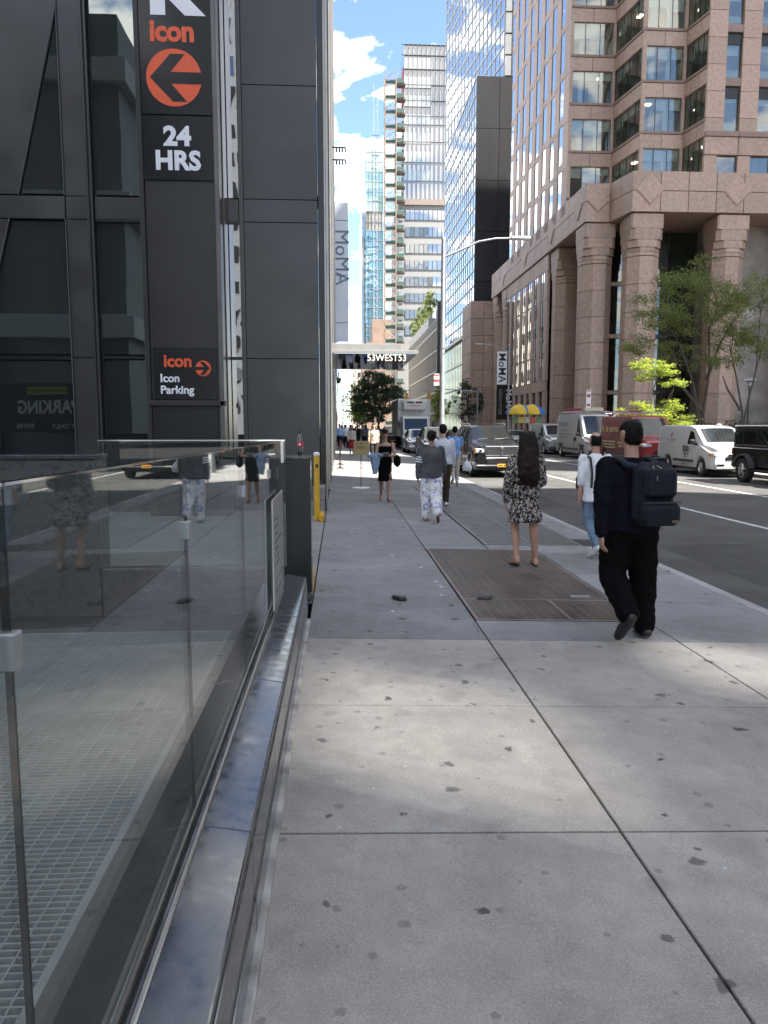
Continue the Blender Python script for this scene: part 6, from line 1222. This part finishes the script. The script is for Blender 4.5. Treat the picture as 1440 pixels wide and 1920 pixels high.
# parking sign
ps = empty('parking_regulation_sign', (15.6, 46.5, -.12), label='narrow white and red parking sign on a post behind the high roof van', cat='sign', group='street signs')
MB().lathe([(.025, 0), (.025, 4.0)], 8).build('post', GALV, ps); MB().cbox(-.15, .15, -.035, -.025, 2.6, 3.98, .004).build('plate', WHITE, ps); MB().box(-.12, .12, -.038, -.0355, 3.86, 3.93).box(-.10, .10, -.038, -.0355, 3.5, 3.7).box(-.1, .1, -.038, -.0355, 2.95, 3.1).build('red_print', REDT, ps)
# traffic signals
tp = empty('traffic_signal', (9.9, 84, -.12), label='pair of yellow traffic signal heads hung over the road beyond the truck', cat='traffic light')
for x in (-2.4, .1): MB().cbox(x-.17, x+.17, -.15, .15, 4.3, 5.35, .04).build('signal_head', pm('signal yellow', (.75, .36, .02), .5), tp, 40)
MB().tube([(5.6, 0, 0), (5.6, 0, 5.6)], .09, 8).tube([(5.6, 0, 5.5), (2, 0, 5.75), (-2.6, 0, 5.6)], [.07, .05, .04], 8).tube([(-2.4, 0, 5.3), (-2.4, 0, 5.62)], .03, 6).tube([(.1, 0, 5.3), (.1, 0, 5.68)], .03, 6).build('mast_arm', GALV, tp, 40)
# food cart
fc = empty('food_cart', (15.9, 63.6, -.12), label='hot dog cart with yellow and blue umbrellas on the far pavement', cat='food cart')
MB().cbox(-1.25, 1.25, -.5, .5, .35, 1.15, .03).build('body', pm('cart steel', (.45, .42, .38), .35, .8, var=.3, vs=4), fc)
cols = [(.65, .12, .06), (.12, .30, .12), (.75, .50, .08), (.6, .55, .4)]
for i in range(5):
    for k in range(3): MB().cbox(-1.22+i*.5, -.76+i*.5, -.54, -.50, .42+.26*k, .66+.26*k, .01).build('menu_panel', pm('menu %d' % ((i*2+k) % 4), cols[(i*2+k) % 4], .5, var=.5, vs=25), fc)
for i in range(5): MB().cbox(-1.22+i*.5, -.76+i*.5, -.56, -.53, 1.95, 2.45, .01).build('menu_panel', MATS['menu %d' % ((i+1) % 4)], fc)
MB().box(-1.2, -1.15, -.48, -.43, 1.15, 2.5).box(1.15, 1.2, -.48, -.43, 1.15, 2.5).box(-1.2, -1.15, .43, .48, 1.15, 2.5).box(1.15, 1.2, .43, .48, 1.15, 2.5).build('frame', STEEL, fc)
for sd in (-.8, .8): MB().lathe([(.05, -.05), (.28, -.05), (.28, .05), (.05, .05)], 20, mat=Matrix.Translation((sd, -.5, .28)) @ Matrix.Rotation(R(90), 4, 'X')).build('wheel', RUBBER, fc)
UY = pm('umbrella yellow', (.78, .50, .04), .7, var=.1); UB = pm('umbrella blue', (.06, .20, .55), .7, var=.1)
for cx in (-.55, .55):
    u = MB().lathe([(.02, 1.1), (.02, 3.55)], 8, (cx, 0, 0)).build('umbrella_pole', STEEL, fc)
    for k in range(8):
        a0, a1 = 2*math.pi*(k+.5)/8, 2*math.pi*(k+1.5)/8; rows = []
        for r, z in ((.02, 3.55), (.45, 3.45), (.85, 3.2), (1.12, 2.85), (1.13, 2.68)): rows.append([Vector((cx+r*math.cos(a0+(a1-a0)*j/4), r*math.sin(a0+(a1-a0)*j/4), z-.02*math.sin(math.pi*j/4))) for j in range(5)])
        MB().sheet(rows).build('umbrella_gore', UY if k % 3 else UB, u, 50)
# cardboard sign on a stand
cs = empty('cardboard_sign_stand', (.567, 19.93, gz(.567)), label='tan notice board on a thin pole with a round white base', cat='sign')
MB().lathe([(.24, 0), (.24, .012), (.20, .022), (.03, .03)], 28).build('base', WHITE, cs, 40); MB().lathe([(.011, .02), (.011, .95)], 10).build('pole', pm('red brown pole', (.16, .05, .04), .4), cs)
MB().cbox(-.20, .22, -.012, .012, .88, 1.25, .004).build('board', pm('kraft board', (.50, .37, .18), .75, var=.06), cs)
m = MB()
for a, b, z in ((-.15, -.06, 1.19), (.06, .16, 1.19), (-.10, .08, 1.12), (-.14, .15, 1.09), (-.12, .12, 1.06)): m.box(a, b, -.0145, -.0125, z-.006, z+.006)
m.box(-.02, .03, -.0145, -.0125, 1.17, 1.215).build('print', pm('brown print', (.12, .08, .04), .7), cs)
# stanchions
for i, (x, y, lab) in enumerate(((.02, 28.8, 'bronze rope stanchion nearest on the left beside the entrance'), (.02, 31.8, 'bronze rope stanchion farther beside the entrance'))):
    e = empty('rope_stanchion', (x, y, gz(x)), label=lab, cat='stanchion', group='stanchions by the entrance'); MB().lathe([(.17, 0), (.17, .015), (.04, .05), (.028, .06), (.028, .95), (.04, .96), (.04, 1.0), (.02, 1.02)], 18).build('post', pm('bronze', (.16, .11, .07), .3, .9), e, 40); MB().lathe([(.031, .86), (.031, .93)], 14).build('collar', REDT, e)
# lantern on the left facades
ln = empty('wall_lantern', (-.1, 46, 4.4), label='black wall lantern hung on the left facades beyond the canopy', cat='lantern')
MB().tube([(-.2, 0, .5), (.05, 0, .5)], .02, 6).build('bracket', BLACK, ln); MB().lathe([(.04, -.25), (.10, -.22), (.15, .0), (.17, .05), (.06, .18), (.02, .5)], 12, (.08, 0, 0)).build('lamp_body', BLACK, ln, 40)
# plaza lamp
pl_ = empty('plaza_lamp', (25.7, 46, -.1), label='slim plaza lamp with a hooded top at the right behind the hedge', cat='lamp')
MB().lathe([(.06, 0), (.045, .3), (.04, 4.3)], 10).build('pole', BLACK, pl_); MB().lathe([(.10, 4.2), (.10, 4.42), (.42, 4.5), (.36, 4.62), (.05, 4.7)], 20).build('hood', GALV, pl_, 40)
# litter
def litter(label, x, y, seed, s=.12):
    rng = np.random.default_rng(seed); bm = bmesh.new(); bmesh.ops.create_icosphere(bm, subdivisions=3, radius=1)
    for v in bm.verts:
        n_ = mnoise.noise(v.co*2.1+Vector((seed, 0, 0))); v.co *= 1+.55*n_; v.co.z = max(-.12, v.co.z*.28); v.co.x *= 1.5
        if v.co.x > .8: v.co.y *= .6
    me = bpy.data.meshes.new('m'); bm.to_mesh(me); bm.free(); me.materials.append(pm('crumpled black plastic', (.010, .010, .011), .35, var=.2)); me.shade_smooth()
    o = link('crumpled_black_bag', me, None, (x, y, gz(x)+.12*s), seed*.7, (s*.55, s*.5, s*.6)); return tag(o, label, 'litter', 'black litter')
litter('scrap of crumpled black plastic on the pavement left of the rusty grating', .566, 7.05, 3); litter('scrap of crumpled black plastic on the near edge of the rusty grating', 1.42, 7.12, 5, .10)
rng = np.random.default_rng(4); LIT = pm('pale litter', (.66, .65, .62), .8)
for i in range(16):
    x = rng.choice([rng.uniform(4.25, 4.7), rng.uniform(-.2, 1.1)]); y = rng.uniform(6, 13); s = rng.uniform(.008, .022); o = MB()
    a = rng.uniform(0, 6.28); o.add([(s*1.6*math.cos(a+k*1.2566)*rng.uniform(.6, 1), s*math.sin(a+k*1.2566)*rng.uniform(.6, 1), .002+.006*(k % 2)) for k in range(5)]+[(0, 0, .012)], [(k, (k+1) % 5, 5) for k in range(5)]); o = o.build('paper_scrap', LIT); o.location = (x, y, gz(x))
    tag(o, 'tiny pale scrap of litter in the gutter' if x > 4 else 'tiny pale scrap of litter on the near pavement', 'litter', 'gutter litter scraps' if x > 4 else 'pavement litter scraps')
tag(MB().cbox(2.32, 2.52, 7.24, 7.33, -.086, -.068, .003).build('metal_tag', GREYST), 'small pale metal plate set in the rusty grating', 'plate')
